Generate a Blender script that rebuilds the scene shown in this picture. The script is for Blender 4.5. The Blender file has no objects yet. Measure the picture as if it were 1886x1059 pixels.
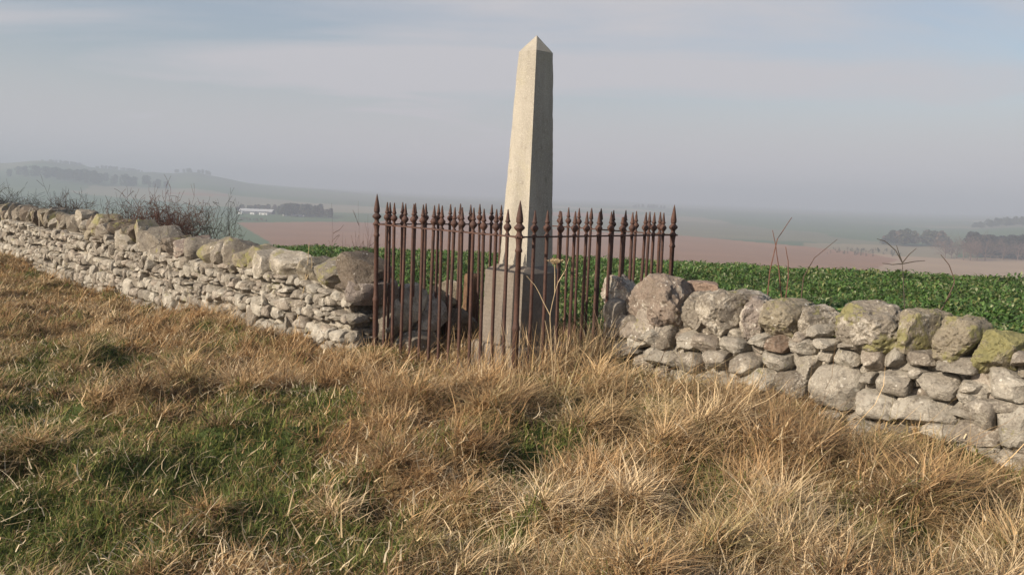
import bpy, bmesh, math, random
import numpy as np
from mathutils import Vector, Matrix

# ------------------------------------------------------------------ camera, world, sun, exposure
R = math.radians
SC = bpy.context.scene
COL = SC.collection
F, TH, RO = 1540.0, R(6.46), R(2.1)                 # focal length in photo pixels, pitch down, roll
CAM = np.array([0.0, 0.0, 1.53])
fw = np.array([0, math.cos(TH), -math.sin(TH)])
_r0, _u0 = np.array([1.0, 0, 0]), np.array([0, math.sin(TH), math.cos(TH)])
rt = math.cos(RO) * _r0 + math.sin(RO) * _u0
up = -math.sin(RO) * _r0 + math.cos(RO) * _u0
cam = bpy.data.cameras.new('camera')
cam.sensor_width = 36.0
cam.lens = 36.0 * F / 1886.0
cam.clip_start, cam.clip_end = 0.05, 30000
camo = bpy.data.objects.new('camera', cam)
COL.objects.link(camo)
camo.matrix_world = Matrix(((rt[0], up[0], -fw[0], CAM[0]), (rt[1], up[1], -fw[1], CAM[1]), (rt[2], up[2], -fw[2], CAM[2]), (0, 0, 0, 1)))
SC.camera = camo

SUN_EL, SUN_AZ = R(26), R(212)     # azimuth counter-clockwise from +X
sund = Vector((math.cos(SUN_AZ) * math.cos(SUN_EL), math.sin(SUN_AZ) * math.cos(SUN_EL), math.sin(SUN_EL)))
sl = bpy.data.lights.new('sun', 'SUN')
sl.energy, sl.angle, sl.color = 5.0, R(0.5), (1.0, 0.885, 0.735)
so = bpy.data.objects.new('sun', sl)
COL.objects.link(so)
so.rotation_euler = sund.to_track_quat('Z', 'Y').to_euler()

W = bpy.data.worlds.new('World')
SC.world = W
W.use_nodes = True
wn, wl = W.node_tree.nodes, W.node_tree.links
wn.clear()
def wnode(t, **k):
    n = wn.new(t)
    for a, b in k.items(): setattr(n, a, b)
    return n
sky = wnode('ShaderNodeTexSky', sky_type='NISHITA', sun_disc=False, sun_elevation=SUN_EL, sun_rotation=math.pi / 2 - SUN_AZ,
            air_density=1.0, dust_density=2.0, ozone_density=1.0)
bg1 = wnode('ShaderNodeBackground'); bg1.inputs[1].default_value = 0.10
wl.new(sky.outputs[0], bg1.inputs[0])
tc = wnode('ShaderNodeTexCoord')
sep = wnode('ShaderNodeSeparateXYZ'); wl.new(tc.outputs['Generated'], sep.inputs[0])
zc = wnode('ShaderNodeMath', operation='MAXIMUM'); wl.new(sep.outputs[2], zc.inputs[0]); zc.inputs[1].default_value = 0.0
za = wnode('ShaderNodeMath', operation='ADD'); wl.new(zc.outputs[0], za.inputs[0]); za.inputs[1].default_value = 0.09
dx = wnode('ShaderNodeMath', operation='DIVIDE'); wl.new(sep.outputs[0], dx.inputs[0]); wl.new(za.outputs[0], dx.inputs[1])
dy = wnode('ShaderNodeMath', operation='DIVIDE'); wl.new(sep.outputs[1], dy.inputs[0]); wl.new(za.outputs[0], dy.inputs[1])
cmb = wnode('ShaderNodeCombineXYZ'); wl.new(dx.outputs[0], cmb.inputs[0]); wl.new(dy.outputs[0], cmb.inputs[1])
mp = wnode('ShaderNodeMapping'); mp.inputs['Rotation'].default_value = (0, 0, R(-14)); mp.inputs['Scale'].default_value = (0.55, 1.1, 1)
mp.inputs['Location'].default_value = (1.3, 0.4, 0)
wl.new(cmb.outputs[0], mp.inputs[0])
nz = wnode('ShaderNodeTexNoise'); nz.inputs['Scale'].default_value = 0.62; nz.inputs['Detail'].default_value = 8; nz.inputs['Roughness'].default_value = 0.52
nz.inputs['Distortion'].default_value = 0.6
wl.new(mp.outputs[0], nz.inputs['Vector'])
rp = wnode('ShaderNodeValToRGB')
rp.color_ramp.elements[0].position, rp.color_ramp.elements[1].position = 0.41, 0.60
rp.color_ramp.elements[0].color, rp.color_ramp.elements[1].color = (0.27, 0.27, 0.27, 1), (0.97, 0.97, 0.97, 1)
wl.new(nz.outputs['Fac'], rp.inputs[0])
bg2 = wnode('ShaderNodeBackground'); bg2.inputs[0].default_value = (0.455, 0.45, 0.475, 1); bg2.inputs[1].default_value = 1.0
mx = wnode('ShaderNodeMixShader')
nf = wnode('ShaderNodeMapRange', interpolation_type='SMOOTHSTEP'); wl.new(sep.outputs[1], nf.inputs[0])      # cloud fills the northern half; unseen half behind camera thinned to lower ambient light
nf.inputs[1].default_value, nf.inputs[2].default_value, nf.inputs[3].default_value, nf.inputs[4].default_value = -0.25, 0.55, 0.12, 1.0
nm = wnode('ShaderNodeMath', operation='MULTIPLY'); wl.new(rp.outputs[0], nm.inputs[0]); wl.new(nf.outputs[0], nm.inputs[1])
hz = wnode('ShaderNodeMapRange', interpolation_type='SMOOTHSTEP'); wl.new(sep.outputs[2], hz.inputs[0])      # unbroken low cloud near the horizon
hz.inputs[1].default_value, hz.inputs[2].default_value, hz.inputs[3].default_value, hz.inputs[4].default_value = 0.03, 0.20, 0.95, 0.0
hm = wnode('ShaderNodeMath', operation='MAXIMUM'); wl.new(nm.outputs[0], hm.inputs[0]); wl.new(hz.outputs[0], hm.inputs[1])
wl.new(hm.outputs[0], mx.inputs[0]); wl.new(bg1.outputs[0], mx.inputs[1]); wl.new(bg2.outputs[0], mx.inputs[2])
out = wnode('ShaderNodeOutputWorld'); wl.new(mx.outputs[0], out.inputs[0])

SC.view_settings.view_transform = 'Standard'
SC.view_settings.look = 'None'
SC.view_settings.exposure = 0.35
SC.view_settings.gamma = 1.0
SC.render.engine = 'CYCLES'
SC.cycles.use_denoising = True
SC.cycles.max_bounces = 6
SC.cycles.diffuse_bounces = 3
SC.cycles.volume_bounces = 1
SC.cycles.transparent_max_bounces = 8
rng = np.random.default_rng(7)
random.seed(7)

# ------------------------------------------------------------------ helpers
def proj(P):
    d = np.asarray(P, float) - CAM
    z = d @ fw
    z = np.where(np.abs(z) < 1e-6, 1e-6, z)
    return 943 + F * (d @ rt) / z, 529.5 - F * (d @ up) / z, z
def ray(px, py): return fw + rt * (px - 943) / F - up * (py - 529.5) / F
def at_y(px, py, y):
    d = ray(px, py); return CAM + d * (y / d[1])
def at_plane(px, py, p0, n):
    d = ray(px, py); return CAM + d * (((p0 - CAM) @ n) / (d @ n))

def _hash(ip, seed):
    h = np.full(ip.shape[:-1], seed * 374761393 + 1013904223, dtype=np.uint64)
    for k, m in zip(range(ip.shape[-1]), (73856093, 19349663, 83492791)):
        h = (h ^ (ip[..., k].astype(np.int64).astype(np.uint64) * np.uint64(m))) * np.uint64(2654435761)
        h ^= h >> np.uint64(13)
    return ((h >> np.uint64(8)) & np.uint64(0xFFFFFF)).astype(float) / 0xFFFFFF
def vnoise(p, seed=0):                               # value noise in 0..1
    p = np.asarray(p, float); i = np.floor(p).astype(np.int64); f = p - i; f = f * f * (3 - 2 * f)
    d = p.shape[-1]; res = 0
    for c in range(2 ** d):
        o = np.array([(c >> k) & 1 for k in range(d)])
        w = np.prod(np.where(o, f, 1 - f), axis=-1)
        res = res + w * _hash(i + o, seed)
    return res
def fbm(p, seed=0, oct=4, gain=0.5):
    p = np.asarray(p, float); s, a, t = 0, 1.0, 0
    for k in range(oct):
        s = s + a * vnoise(p * 2 ** k + 17.3 * k, seed + k); t += a; a *= gain
    return s / t
def sstep(a, b, x):
    t = np.clip((x - a) / (b - a), 0, 1); return t * t * (3 - 2 * t)
def lin(*c): return tuple(((v / 255 + 0.055) / 1.055) ** 2.4 if v > 10 else v / 3294.6 for v in c)

def mesh_from(name, V, faces, mat=None, smooth=True, col=None, parent=None, idx=None, mats=None):
    """faces: list of int arrays (n,k) - arrays of triangles and of quads."""
    me = bpy.data.meshes.new(name)
    V = np.ascontiguousarray(V, dtype=np.float32)
    me.vertices.add(len(V)); me.vertices.foreach_set('co', V.ravel())
    faces = [np.asarray(f, dtype=np.int32) for f in faces if len(f)]
    loops = np.concatenate([f.ravel() for f in faces])
    cnt = np.concatenate([np.full(len(f), f.shape[1], np.int32) for f in faces])
    st = np.zeros(len(cnt), np.int32); st[1:] = np.cumsum(cnt)[:-1]
    me.loops.add(len(loops)); me.loops.foreach_set('vertex_index', loops)
    me.polygons.add(len(cnt)); me.polygons.foreach_set('loop_start', st); me.polygons.foreach_set('loop_total', cnt)
    me.polygons.foreach_set('use_smooth', np.full(len(cnt), smooth, dtype=bool))
    for m in (mats or ([mat] if mat else [])): me.materials.append(m)
    if idx is not None: me.polygons.foreach_set('material_index', np.asarray(idx, np.int32))
    me.update(calc_edges=True)
    if col is not None:
        a = me.color_attributes.new('col', 'FLOAT_COLOR', 'POINT')
        c4 = np.ones((len(V), 4), np.float32); c4[:, :3] = col
        a.data.foreach_set('color', c4.ravel())
    o = bpy.data.objects.new(name, me); COL.objects.link(o)
    if parent: o.parent = parent
    return o
def tag(o, label=None, cat=None, group=None, kind=None):
    if label: o['label'] = label
    if cat: o['category'] = cat
    if group: o['group'] = group
    if kind: o['kind'] = kind
    return o
def empty(name, loc, label, cat, group=None, rz=0.0):
    o = bpy.data.objects.new(name, None); COL.objects.link(o); o.location = loc; o.rotation_euler = (0, 0, rz)
    o.empty_display_size = 0.1
    return tag(o, label, cat, group)

class MB:                                            # collects tubes, boxes and lathes for one mesh
    def __init__(s): s.v, s.q, s.t, s.n = [], [], [], 0
    def add(s, V, Q=(), T=()):
        s.v.append(np.asarray(V, float))
        if len(Q): s.q.append(np.asarray(Q) + s.n)
        if len(T): s.t.append(np.asarray(T) + s.n)
        s.n += len(V)
    def tube(s, P, rad, k=5, cap=True):
        P = np.asarray(P, float); n = len(P); rad = np.broadcast_to(np.asarray(rad, float), (n,))
        T = np.gradient(P, axis=0); T /= np.linalg.norm(T, axis=1)[:, None] + 1e-12
        ref = np.where(np.abs(T[:, 2:3]) > 0.9, np.array([[1.0, 0, 0]]), np.array([[0, 0, 1.0]]))
        A = np.cross(T, ref); A /= np.linalg.norm(A, axis=1)[:, None]; B = np.cross(T, A)
        an = np.arange(k) * 2 * np.pi / k
        V = P[:, None] + rad[:, None, None] * (np.cos(an)[None, :, None] * A[:, None] + np.sin(an)[None, :, None] * B[:, None])
        i, j = np.meshgrid(np.arange(n - 1), np.arange(k), indexing='ij'); j2 = (j + 1) % k
        Q = np.stack([i * k + j, i * k + j2, (i + 1) * k + j2, (i + 1) * k + j], -1).reshape(-1, 4)
        s.add(V.reshape(-1, 3), Q)
    def lathe(s, prof, c=(0, 0), k=14):
        prof = np.asarray(prof, float); n = len(prof); an = np.arange(k) * 2 * np.pi / k
        V = np.stack([c[0] + prof[:, 0:1] * np.cos(an), c[1] + prof[:, 0:1] * np.sin(an), np.repeat(prof[:, 1:2], k, 1)], -1)
        i, j = np.meshgrid(np.arange(n - 1), np.arange(k), indexing='ij'); j2 = (j + 1) % k
        s.add(V.reshape(-1, 3), np.stack([i * k + j, i * k + j2, (i + 1) * k + j2, (i + 1) * k + j], -1).reshape(-1, 4))
    def box(s, c, h, M=None):
        V = np.array([[x, y, z] for z in (-1, 1) for y in (-1, 1) for x in (-1, 1)], float) * np.asarray(h)
        if M is not None: V = V @ np.asarray(M).T
        s.add(V + np.asarray(c), [[0, 2, 3, 1], [4, 5, 7, 6], [0, 1, 5, 4], [2, 6, 7, 3], [0, 4, 6, 2], [1, 3, 7, 5]])
    def build(s, name, mat, parent=None, smooth=True):
        return mesh_from(name, np.concatenate(s.v), [np.concatenate(x) for x in (s.q, s.t) if x], mat, smooth, parent=parent)

# ------------------------------------------------------------------ materials
def newmat(name):
    m = bpy.data.materials.new(name); m.use_nodes = True
    nt = m.node_tree; b = nt.nodes['Principled BSDF']
    b.inputs['Roughness'].default_value = 0.9; b.inputs['Specular IOR Level'].default_value = 0.25
    return m, nt, b
def N(nt, t, ins=None, **k):
    n = nt.nodes.new(t)
    for a, b in k.items(): setattr(n, a, b)
    for a, b in (ins or {}).items():
        if isinstance(b, bpy.types.NodeSocket): nt.links.new(b, n.inputs[a])
        else: n.inputs[a].default_value = b
    return n
def noise(nt, vec, sc, det=4, ro=0.55, dist=0.0):
    return N(nt, 'ShaderNodeTexNoise', {'Vector': vec, 'Scale': sc, 'Detail': det, 'Roughness': ro, 'Distortion': dist}).outputs['Fac']
def ramp(nt, fac, a, b, ca=(0, 0, 0), cb=(1, 1, 1)):
    r = N(nt, 'ShaderNodeValToRGB', {'Fac': fac})
    e = r.color_ramp.elements
    e[0].position, e[1].position = a, b
    e[0].color, e[1].color = (*ca, 1), (*cb, 1)
    return r.outputs[0]
def mix(nt, f, a, b, mode='MIX'):
    m = N(nt, 'ShaderNodeMix', data_type='RGBA', blend_type=mode)
    for sck, v in ((m.inputs[0], f), (m.inputs[6], a), (m.inputs[7], b)):
        if isinstance(v, bpy.types.NodeSocket): nt.links.new(v, sck)
        else: sck.default_value = (*v, 1) if isinstance(v, tuple) else v
    return m.outputs[2]
def math_(nt, op, a, b):
    m = N(nt, 'ShaderNodeMath', operation=op)
    for k, v in ((0, a), (1, b)):
        if isinstance(v, bpy.types.NodeSocket): nt.links.new(v, m.inputs[k])
        else: m.inputs[k].default_value = v
    return m.outputs[0]
def bump(nt, b, h, st, dist=0.01):
    n = N(nt, 'ShaderNodeBump', {'Height': h, 'Strength': st, 'Distance': dist})
    nt.links.new(n.outputs[0], b.inputs['Normal'])

def stone_mat(name, per_object):
    m, nt, b = newmat(name)
    L = nt.links
    if per_object:
        tco = N(nt, 'ShaderNodeTexCoord'); oi = N(nt, 'ShaderNodeObjectInfo')
        off = N(nt, 'ShaderNodeVectorMath', {0: (37.0, 91.0, 53.0)}, operation='SCALE'); L.new(oi.outputs['Random'], off.inputs['Scale'])
        v = N(nt, 'ShaderNodeVectorMath', {0: tco.outputs['Object'], 1: off.outputs[0]}, operation='ADD').outputs[0]
        base = N(nt, 'ShaderNodeAttribute', attribute_type='OBJECT', attribute_name='stone_colour').outputs['Color']
        ly = N(nt, 'ShaderNodeAttribute', attribute_type='OBJECT', attribute_name='lichen').outputs['Fac']
        lw = N(nt, 'ShaderNodeAttribute', attribute_type='OBJECT', attribute_name='crust').outputs['Fac']
    else:
        v = N(nt, 'ShaderNodeNewGeometry').outputs['Position']
        at = N(nt, 'ShaderNodeAttribute', attribute_name='col')
        base = at.outputs['Color']; ly = 0.20; lw = 0.42
    mott = noise(nt, v, 9, 6, 0.65)
    fine = noise(nt, v, 60, 5, 0.7)
    c = mix(nt, ramp(nt, mott, 0.3, 0.72), mix(nt, 0.68, base, (0.12, 0.095, 0.07)), base)
    c = mix(nt, math_(nt, 'MULTIPLY', ramp(nt, fine, 0.42, 0.75), 0.55), c, mix(nt, 0.5, base, (0.62, 0.56, 0.46)))
    # dark weathering speckle
    c = mix(nt, math_(nt, 'MULTIPLY', ramp(nt, noise(nt, v, 22, 8, 0.8), 0.52, 0.64), 0.72), c, (0.075, 0.062, 0.05))
    # pale crust lichen: broad ragged patches and round spots
    w1 = math_(nt, 'ADD', noise(nt, v, 6.5, 9, 0.76), math_(nt, 'MULTIPLY', lw, 0.22))
    c = mix(nt, math_(nt, 'MULTIPLY', ramp(nt, w1, 0.62, 0.69), 0.75), c, mix(nt, ramp(nt, fine, .4, .65), (0.40, 0.35, 0.28), (0.62, 0.57, 0.48)))
    vo = N(nt, 'ShaderNodeTexVoronoi', {'Vector': mixvec(nt, v, 0.075), 'Scale': 19.0})
    spot = math_(nt, 'MULTIPLY', ramp(nt, vo.outputs['Distance'], 0.17, 0.25, (1, 1, 1), (0, 0, 0)), ramp(nt, noise(nt, v, 5.1, 3), 0.54, 0.6))
    c = mix(nt, math_(nt, 'MULTIPLY', spot, 0.8), c, (0.66, 0.62, 0.54))
    # yellow-green lichen
    y1 = math_(nt, 'ADD', noise(nt, v, 4.2, 8, 0.7), math_(nt, 'MULTIPLY', ly, 0.27))
    ycol = mix(nt, noise(nt, v, 22, 4), (0.16, 0.15, 0.055), (0.33, 0.30, 0.135))
    c = mix(nt, math_(nt, 'MULTIPLY', ramp(nt, math_(nt, 'ADD', y1, math_(nt, 'MULTIPLY', math_(nt, 'ADD', fine, noise(nt, v, 28, 6, 0.7)), .20)), 0.88, 0.925), 0.85), c, ycol)
    L.new(c, b.inputs['Base Color'])
    b.inputs['Roughness'].default_value = 0.95
    h = math_(nt, 'ADD', math_(nt, 'MULTIPLY', mott, 1.0), math_(nt, 'MULTIPLY', fine, 0.45))
    bump(nt, b, h, 1.0, 0.03)
    return m
def mixvec(nt, v, amt):
    n = N(nt, 'ShaderNodeTexNoise', {'Vector': v, 'Scale': 18.0, 'Detail': 3})
    s = N(nt, 'ShaderNodeVectorMath', {0: n.outputs['Color'], 'Scale': amt}, operation='SCALE')
    return N(nt, 'ShaderNodeVectorMath', {0: v, 1: s.outputs[0]}, operation='ADD').outputs[0]
M_WALL = stone_mat('wall_stone', False)
M_ROCK = stone_mat('coping_stone', True)

def plant_mat(name, trans=0.25, var=0.25, rough=0.75):
    m, nt, b = newmat(name)
    a = N(nt, 'ShaderNodeAttribute', attribute_name='col').outputs['Color']
    nt.links.new(a, b.inputs['Base Color']); b.inputs['Roughness'].default_value = rough
    if trans:
        t = N(nt, 'ShaderNodeBsdfTranslucent', {'Color': a})
        mxs = N(nt, 'ShaderNodeMixShader', {0: trans}); nt.links.new(b.outputs[0], mxs.inputs[1]); nt.links.new(t.outputs[0], mxs.inputs[2])
        nt.links.new(mxs.outputs[0], nt.nodes['Material Output'].inputs['Surface'])
    return m
M_GRASS = plant_mat('grass_blades', 0.22)
M_LEAF = plant_mat('crop_leaves', 0.22, rough=0.5)
M_FAR = plant_mat('far_foliage', 0.0)

def flat_mat(name, c1, c2, sc=12, rough=0.9, bs=0.3, bd=0.01):
    m, nt, b = newmat(name)
    v = N(nt, 'ShaderNodeTexCoord').outputs['Object']
    n = noise(nt, v, sc, 5, 0.65)
    nt.links.new(mix(nt, ramp(nt, n, 0.3, 0.7), c1, c2), b.inputs['Base Color']); b.inputs['Roughness'].default_value = rough
    bump(nt, b, n, bs, bd)
    return m
def iron_mat():
    m, nt, b = newmat('rusty_iron')
    v = N(nt, 'ShaderNodeNewGeometry').outputs['Position']
    n1 = noise(nt, v, 7, 6, 0.7); n2 = noise(nt, v, 55, 5, 0.7)
    c = mix(nt, ramp(nt, n1, 0.35, 0.65), (0.045, 0.024, 0.020), (0.095, 0.044, 0.030))
    c = mix(nt, math_(nt, 'MULTIPLY', ramp(nt, n2, 0.45, 0.72), 0.6), c, (0.13, 0.072, 0.050))
    c = mix(nt, math_(nt, 'MULTIPLY', ramp(nt, noise(nt, v, 18, 5, 0.7), 0.56, 0.66), 0.6), c, (0.045, 0.032, 0.030))
    nt.links.new(c, b.inputs['Base Color']); b.inputs['Roughness'].default_value = 0.72; b.inputs['Specular IOR Level'].default_value = 0.35
    bump(nt, b, n2, 0.6, 0.004)
    return m
M_IRON = iron_mat()
def granite_mat(tooled=False):
    m, nt, b = newmat('weathered_granite')
    v = N(nt, 'ShaderNodeTexCoord').outputs['Object']
    st = N(nt, 'ShaderNodeMapping', {'Vector': v, 'Scale': (1, 1, 0.16)}).outputs[0]
    c = mix(nt, ramp(nt, noise(nt, st, 5.5, 6, 0.6), 0.32, 0.7), (0.285, 0.26, 0.215), (0.44, 0.40, 0.335))
    c = mix(nt, math_(nt, 'MULTIPLY', ramp(nt, noise(nt, v, 95, 3, 0.6), 0.5, 0.68), 0.4), c, (0.20, 0.165, 0.125))
    c = mix(nt, math_(nt, 'MULTIPLY', ramp(nt, noise(nt, v, 70, 3, 0.6), 0.54, 0.7), 0.4), c, (0.64, 0.58, 0.47))
    c = mix(nt, math_(nt, 'MULTIPLY', ramp(nt, noise(nt, v, 11, 8, 0.78), 0.57, 0.68), 0.6), c, (0.17, 0.145, 0.11))
    c = mix(nt, math_(nt, 'MULTIPLY', ramp(nt, noise(nt, v, 3.0, 5, 0.7), 0.52, 0.72), 0.3), c, (0.40, 0.36, 0.22))
    nt.links.new(c, b.inputs['Base Color'])
    h = noise(nt, v, 80, 4, 0.7)
    if tooled:                                       # weathered horizontal tool marks
        wv = N(nt, 'ShaderNodeTexWave', {'Vector': v, 'Scale': 7.5, 'Distortion': 2.2, 'Detail': 4, 'Detail Scale': 3.0}, wave_type='BANDS', bands_direction='Z').outputs['Fac']
        h = math_(nt, 'ADD', h, math_(nt, 'MULTIPLY', wv, 0.28))
        c = mix(nt, math_(nt, 'MULTIPLY', ramp(nt, noise(nt, v, 2.4, 6, 0.7), 0.42, 0.72), 0.55), c, (0.20, 0.175, 0.14))
        c = mix(nt, 1.0, c, (0.58, 0.545, 0.545), 'MULTIPLY')
        nt.links.new(c, b.inputs['Base Color'])
    bump(nt, b, h, 0.6, 0.007)
    return m
M_GRAN = granite_mat()
M_GRAN2 = granite_mat(True)

# ------------------------------------------------------------------ the lie of the land
WN = np.array([-0.729, -0.685]); WD = np.array([0.685, -0.729])     # wall faces the camera side along WN
_kr = np.array([0, 16, 20, 26, 60, 200, 350, 520, 700, 9000], float)
_kz = np.array([0, 0, -.04, -.45, -3.6, -20, -33, -39, -40.5, -41], float)
_lr = np.linspace(0, 9000, 18001); _lz = np.interp(_lr, _kr, _kz)
def drop(r): return np.interp(r, _lr, _lz)
_rp = np.array([-900, -400, -100, 0, 60, 100, 180, 250, 290, 350, 400, 440, 540, 700, 900, 1200, 1500, 2000, 2900], float)
_rh = np.array([70, 84, 80, 76, 79, 79, 69, 65, 62, 66, 57, 44, 30, 14, 7, 7, 5, 4, 4], float)
def ground(x, y):
    x = np.asarray(x, float); y = np.asarray(y, float)
    r = np.hypot(x, y)
    t = np.clip(-0.685 * (x - 0.05) + 0.729 * (y - 7.0), 0, None)
    z = -0.50 * (1 - np.exp(-np.minimum(t, 30) / 6.5)) * (1 - sstep(25, 60, r))
    z = z - 0.055 * (r < 30) + 0.42 * sstep(11.5, 18, t) * (1 - sstep(25, 60, r))
    z = z - 0.10 * sstep(1.1, .7, np.abs(x - .115) * .71 + np.abs(y - 8.566) * .71)
    sd = (x - 0.05) * 0.729 + (y - 7.0) * 0.685
    z = z * (1 - 0.75 * sstep(0.3, 2.5, sd)) + drop(r) - 0.01
    px = np.where(y > 1, 943 + F * x / np.maximum(y, 1), 3000)
    rid = np.interp(px, _rp, _rh) + (fbm(np.stack([px * 0.012, r * 0.0007], -1), 5, 3) - .5) * np.interp(px, _rp, _rh) * 0.26
    z = z + rid * sstep(1350, 2750, r) * (0.75 + 0.25 * np.sin(np.clip((r - 1300) / 1450, 0, 1) * np.pi * 1.5) ** 2 * (r < 2750) + 0.25 * (r >= 2750))
    z = z + 15 * np.exp(-((px - 1905) / 130.0) ** 2) * sstep(1000, 1500, r)
    return z
p_w = 0.0
def bumps(x, y):
    P = np.stack([x, y], -1)
    r = np.hypot(x, y)
    return ((fbm(P * 0.55, 21, 3) - .5) * 0.24 + (fbm(P * 2.4, 31, 3) - .5) * 0.30 * sstep(.6, 1.6, np.abs(np.abs(x - .115) + np.abs(y - 8.566) - 1.52) + .25)) * (1 - sstep(14, 30, r))
def G(x, y): return ground(x, y) + bumps(x, y) + mound(x, y)

GREEN = [(110,690,210,60),(40,790,170,100),(290,880,360,110),(150,1000,420,110),(560,990,240,60),(600,765,80,26),(450,845,85,45),(430,940,210,70),(650,930,60,40),
         (985,855,95,35),(1090,865,60,28),(1290,885,55,35),(1790,935,50,50),(1050,1035,60,25),(880,1000,90,30),(600,1020,190,45),(1540,965,55,35),
         (560,880,60,40),(1190,780,40,20),(985,715,35,18),(1330,690,30,16)]
def green_at(x, y):                                  # where the turf is green and short
    px, py, d = proj(np.stack([x, y, ground(x, y)], -1))
    g = np.zeros_like(px)
    for cx, cy, rx, ry in GREEN:
        q = ((px - cx) / rx) ** 2 + ((py - cy) / ry) ** 2
        g = np.maximum(g, np.exp(-q ** 1.5 * 0.9))
    n = fbm(np.stack([x, y], -1) * 1.9, 41, 3)
    n2 = fbm(np.stack([x, y], -1) * 5.0, 47, 2)
    return np.clip(g * .95 + (n - .50) * 1.7 + (n2 - .5) * 1.5, 0, 1)

# where the walls and the monument stand
LA, LB = (-1.50, 8.80), (-16.4, 24.75)
RA, RB = (1.12, 7.96), (4.45, 4.25)
MC = np.array([0.095, 8.56])
def _dn(A, B):
    d = (np.array(B) - np.array(A)) / np.linalg.norm(np.array(B) - np.array(A)); n = np.array([d[1], -d[0]]); return d, (n if n @ WN > 0 else -n)
WLD, WLN = _dn(LA, LB); WRD, WRN = _dn(RA, RB)
def scatter(n, rmin, rmax, pw=1.1, amax=39):
    """points thinning with distance; returns x, y on the near side of the walls"""
    u = rng.random(n); e = 2 - pw
    r = (rmin ** e + u * (rmax ** e - rmin ** e)) ** (1 / e)
    a = np.radians(rng.uniform(-amax, amax, n))
    return r * np.sin(a), r * np.cos(a)
def near_side(x, y, m=0.0):
    """-1 in front of the walls and in the enclosure, else beyond"""
    sl_ = (x - LA[0]) * WLN[0] + (y - LA[1]) * WLN[1]          # + on camera side of left wall
    sr_ = (x - RA[0]) * WRN[0] + (y - RA[1]) * WRN[1]
    tl_ = (x - LA[0]) * WLD[0] + (y - LA[1]) * WLD[1]
    tr_ = (x - RA[0]) * WRD[0] + (y - RA[1]) * WRD[1]
    ok = np.where(tl_ > 0, sl_ > .22 + m, np.where(tr_ > -0.05, sr_ > .22 + m, (x - 0.18) * .69 + (y - 10.085) * .72 < .4))
    ok &= ~((np.abs(x - MC[0] - .0) + np.abs(y - MC[1])) < .47)
    return ok
def inview(x, y, z=0.0, mg=260):
    px, py, d = proj(np.stack([x, y, ground(x, y) + z], -1)); return (d > 0) & (px > -mg) & (px < 1886 + mg) & (py < 1059 + 330)
tx, ty = scatter(1900, 2.4, 23, 1.0)
k = near_side(tx, ty, .08) & inview(tx, ty); tx, ty = tx[k], ty[k]
g = green_at(tx, ty); k = rng.random(len(tx)) > g * 1.25; tx, ty = tx[k], ty[k]
spots = [(545,700),(640,690),(760,770),(830,740),(1035,800),(950,770),(1330,750),(1230,760),(1430,830),(1100,720),(60,850),(410,805),(345,1000),(720,880),(850,930),(1200,950),(1440,960),(1600,900),(1750,900),(1850,860),(1300,1000),(1000,970),(250,740),(480,720),(340,690)]
sp = np.array([at_plane(a, b, np.array([0, 0, -.02]), np.array([0, 0, 1.0]))[:2] for a, b in spots])
tx = np.concatenate([tx, sp[:, 0]]); ty = np.concatenate([ty, sp[:, 1]])
nt_ = len(tx); rr_ = np.hypot(tx, ty)
big = rng.uniform(.65, 1.25, nt_) * (.75 + .7 * fbm(np.stack([tx, ty], -1) * .7, 111, 2)); big[-len(sp):] *= 1.15
tpx = proj(np.stack([tx, ty, ground(tx, ty)], -1))[0]
fen = np.abs(np.abs(tx - .115) + np.abs(ty - 8.566) - 1.52) < .75
wal = np.where(tx > .8, np.abs((tx - RA[0]) * WRN[0] + (ty - RA[1]) * WRN[1]), 9)       # distance to the right wall
big = big * (.66 + .40 * sstep(550, 1200, tpx)) * np.where(fen & (tx < .5), .58, 1) * (.60 + .40 * sstep(.4, 1.25, wal))
hum = np.where(fen, .35, 1) * (.3 + .7 * sstep(.4, 1.2, wal))
# each tussock sits on a hummock of its own old growth
MX0, MY0, MR = -19.0, 0.0, 0.03
MH = np.zeros((1000, 930), np.float32)
for q in range(nt_):
    rad = (.10 + .09 * big[q]); i0 = int((tx[q] - MX0) / MR); j0 = int((ty[q] - MY0) / MR); w = int(3 * rad / MR)
    if i0 - w < 0 or j0 - w < 0 or i0 + w >= 1000 or j0 + w >= 930: continue
    a, b = np.meshgrid(np.arange(i0 - w, i0 + w + 1), np.arange(j0 - w, j0 + w + 1), indexing='ij')
    d2 = ((MX0 + a * MR - tx[q]) ** 2 + (MY0 + b * MR - ty[q]) ** 2) / rad ** 2
    MH[i0 - w:i0 + w + 1, j0 - w:j0 + w + 1] = np.maximum(MH[i0 - w:i0 + w + 1, j0 - w:j0 + w + 1], hum[q] * (.03 + .10 * big[q] ** 1.3 * (.5 + .9 * vnoise(np.array([[tx[q] * 7, ty[q] * 7]]), 5)[0])) * np.exp(-d2 * 1.1))
def mound(x, y):
    u = np.clip((x - MX0) / MR, 0, 998.9); v = np.clip((y - MY0) / MR, 0, 928.9); i, j = u.astype(int), v.astype(int); a, b = u - i, v - j
    return MH[i, j] * (1 - a) * (1 - b) + MH[i + 1, j] * a * (1 - b) + MH[i, j + 1] * (1 - a) * b + MH[i + 1, j + 1] * a * b
def inpoly(px, py, poly):
    c = np.zeros(px.shape, bool); n = len(poly)
    for i in range(n):
        x1, y1 = poly[i]; x2, y2 = poly[(i + 1) % n]
        k = ((y1 > py) != (y2 > py)) & (px < (x2 - x1) * (py - y1) / ((y2 - y1) if y2 != y1 else 1e-9) + x1)
        c ^= k
    return c
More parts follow.
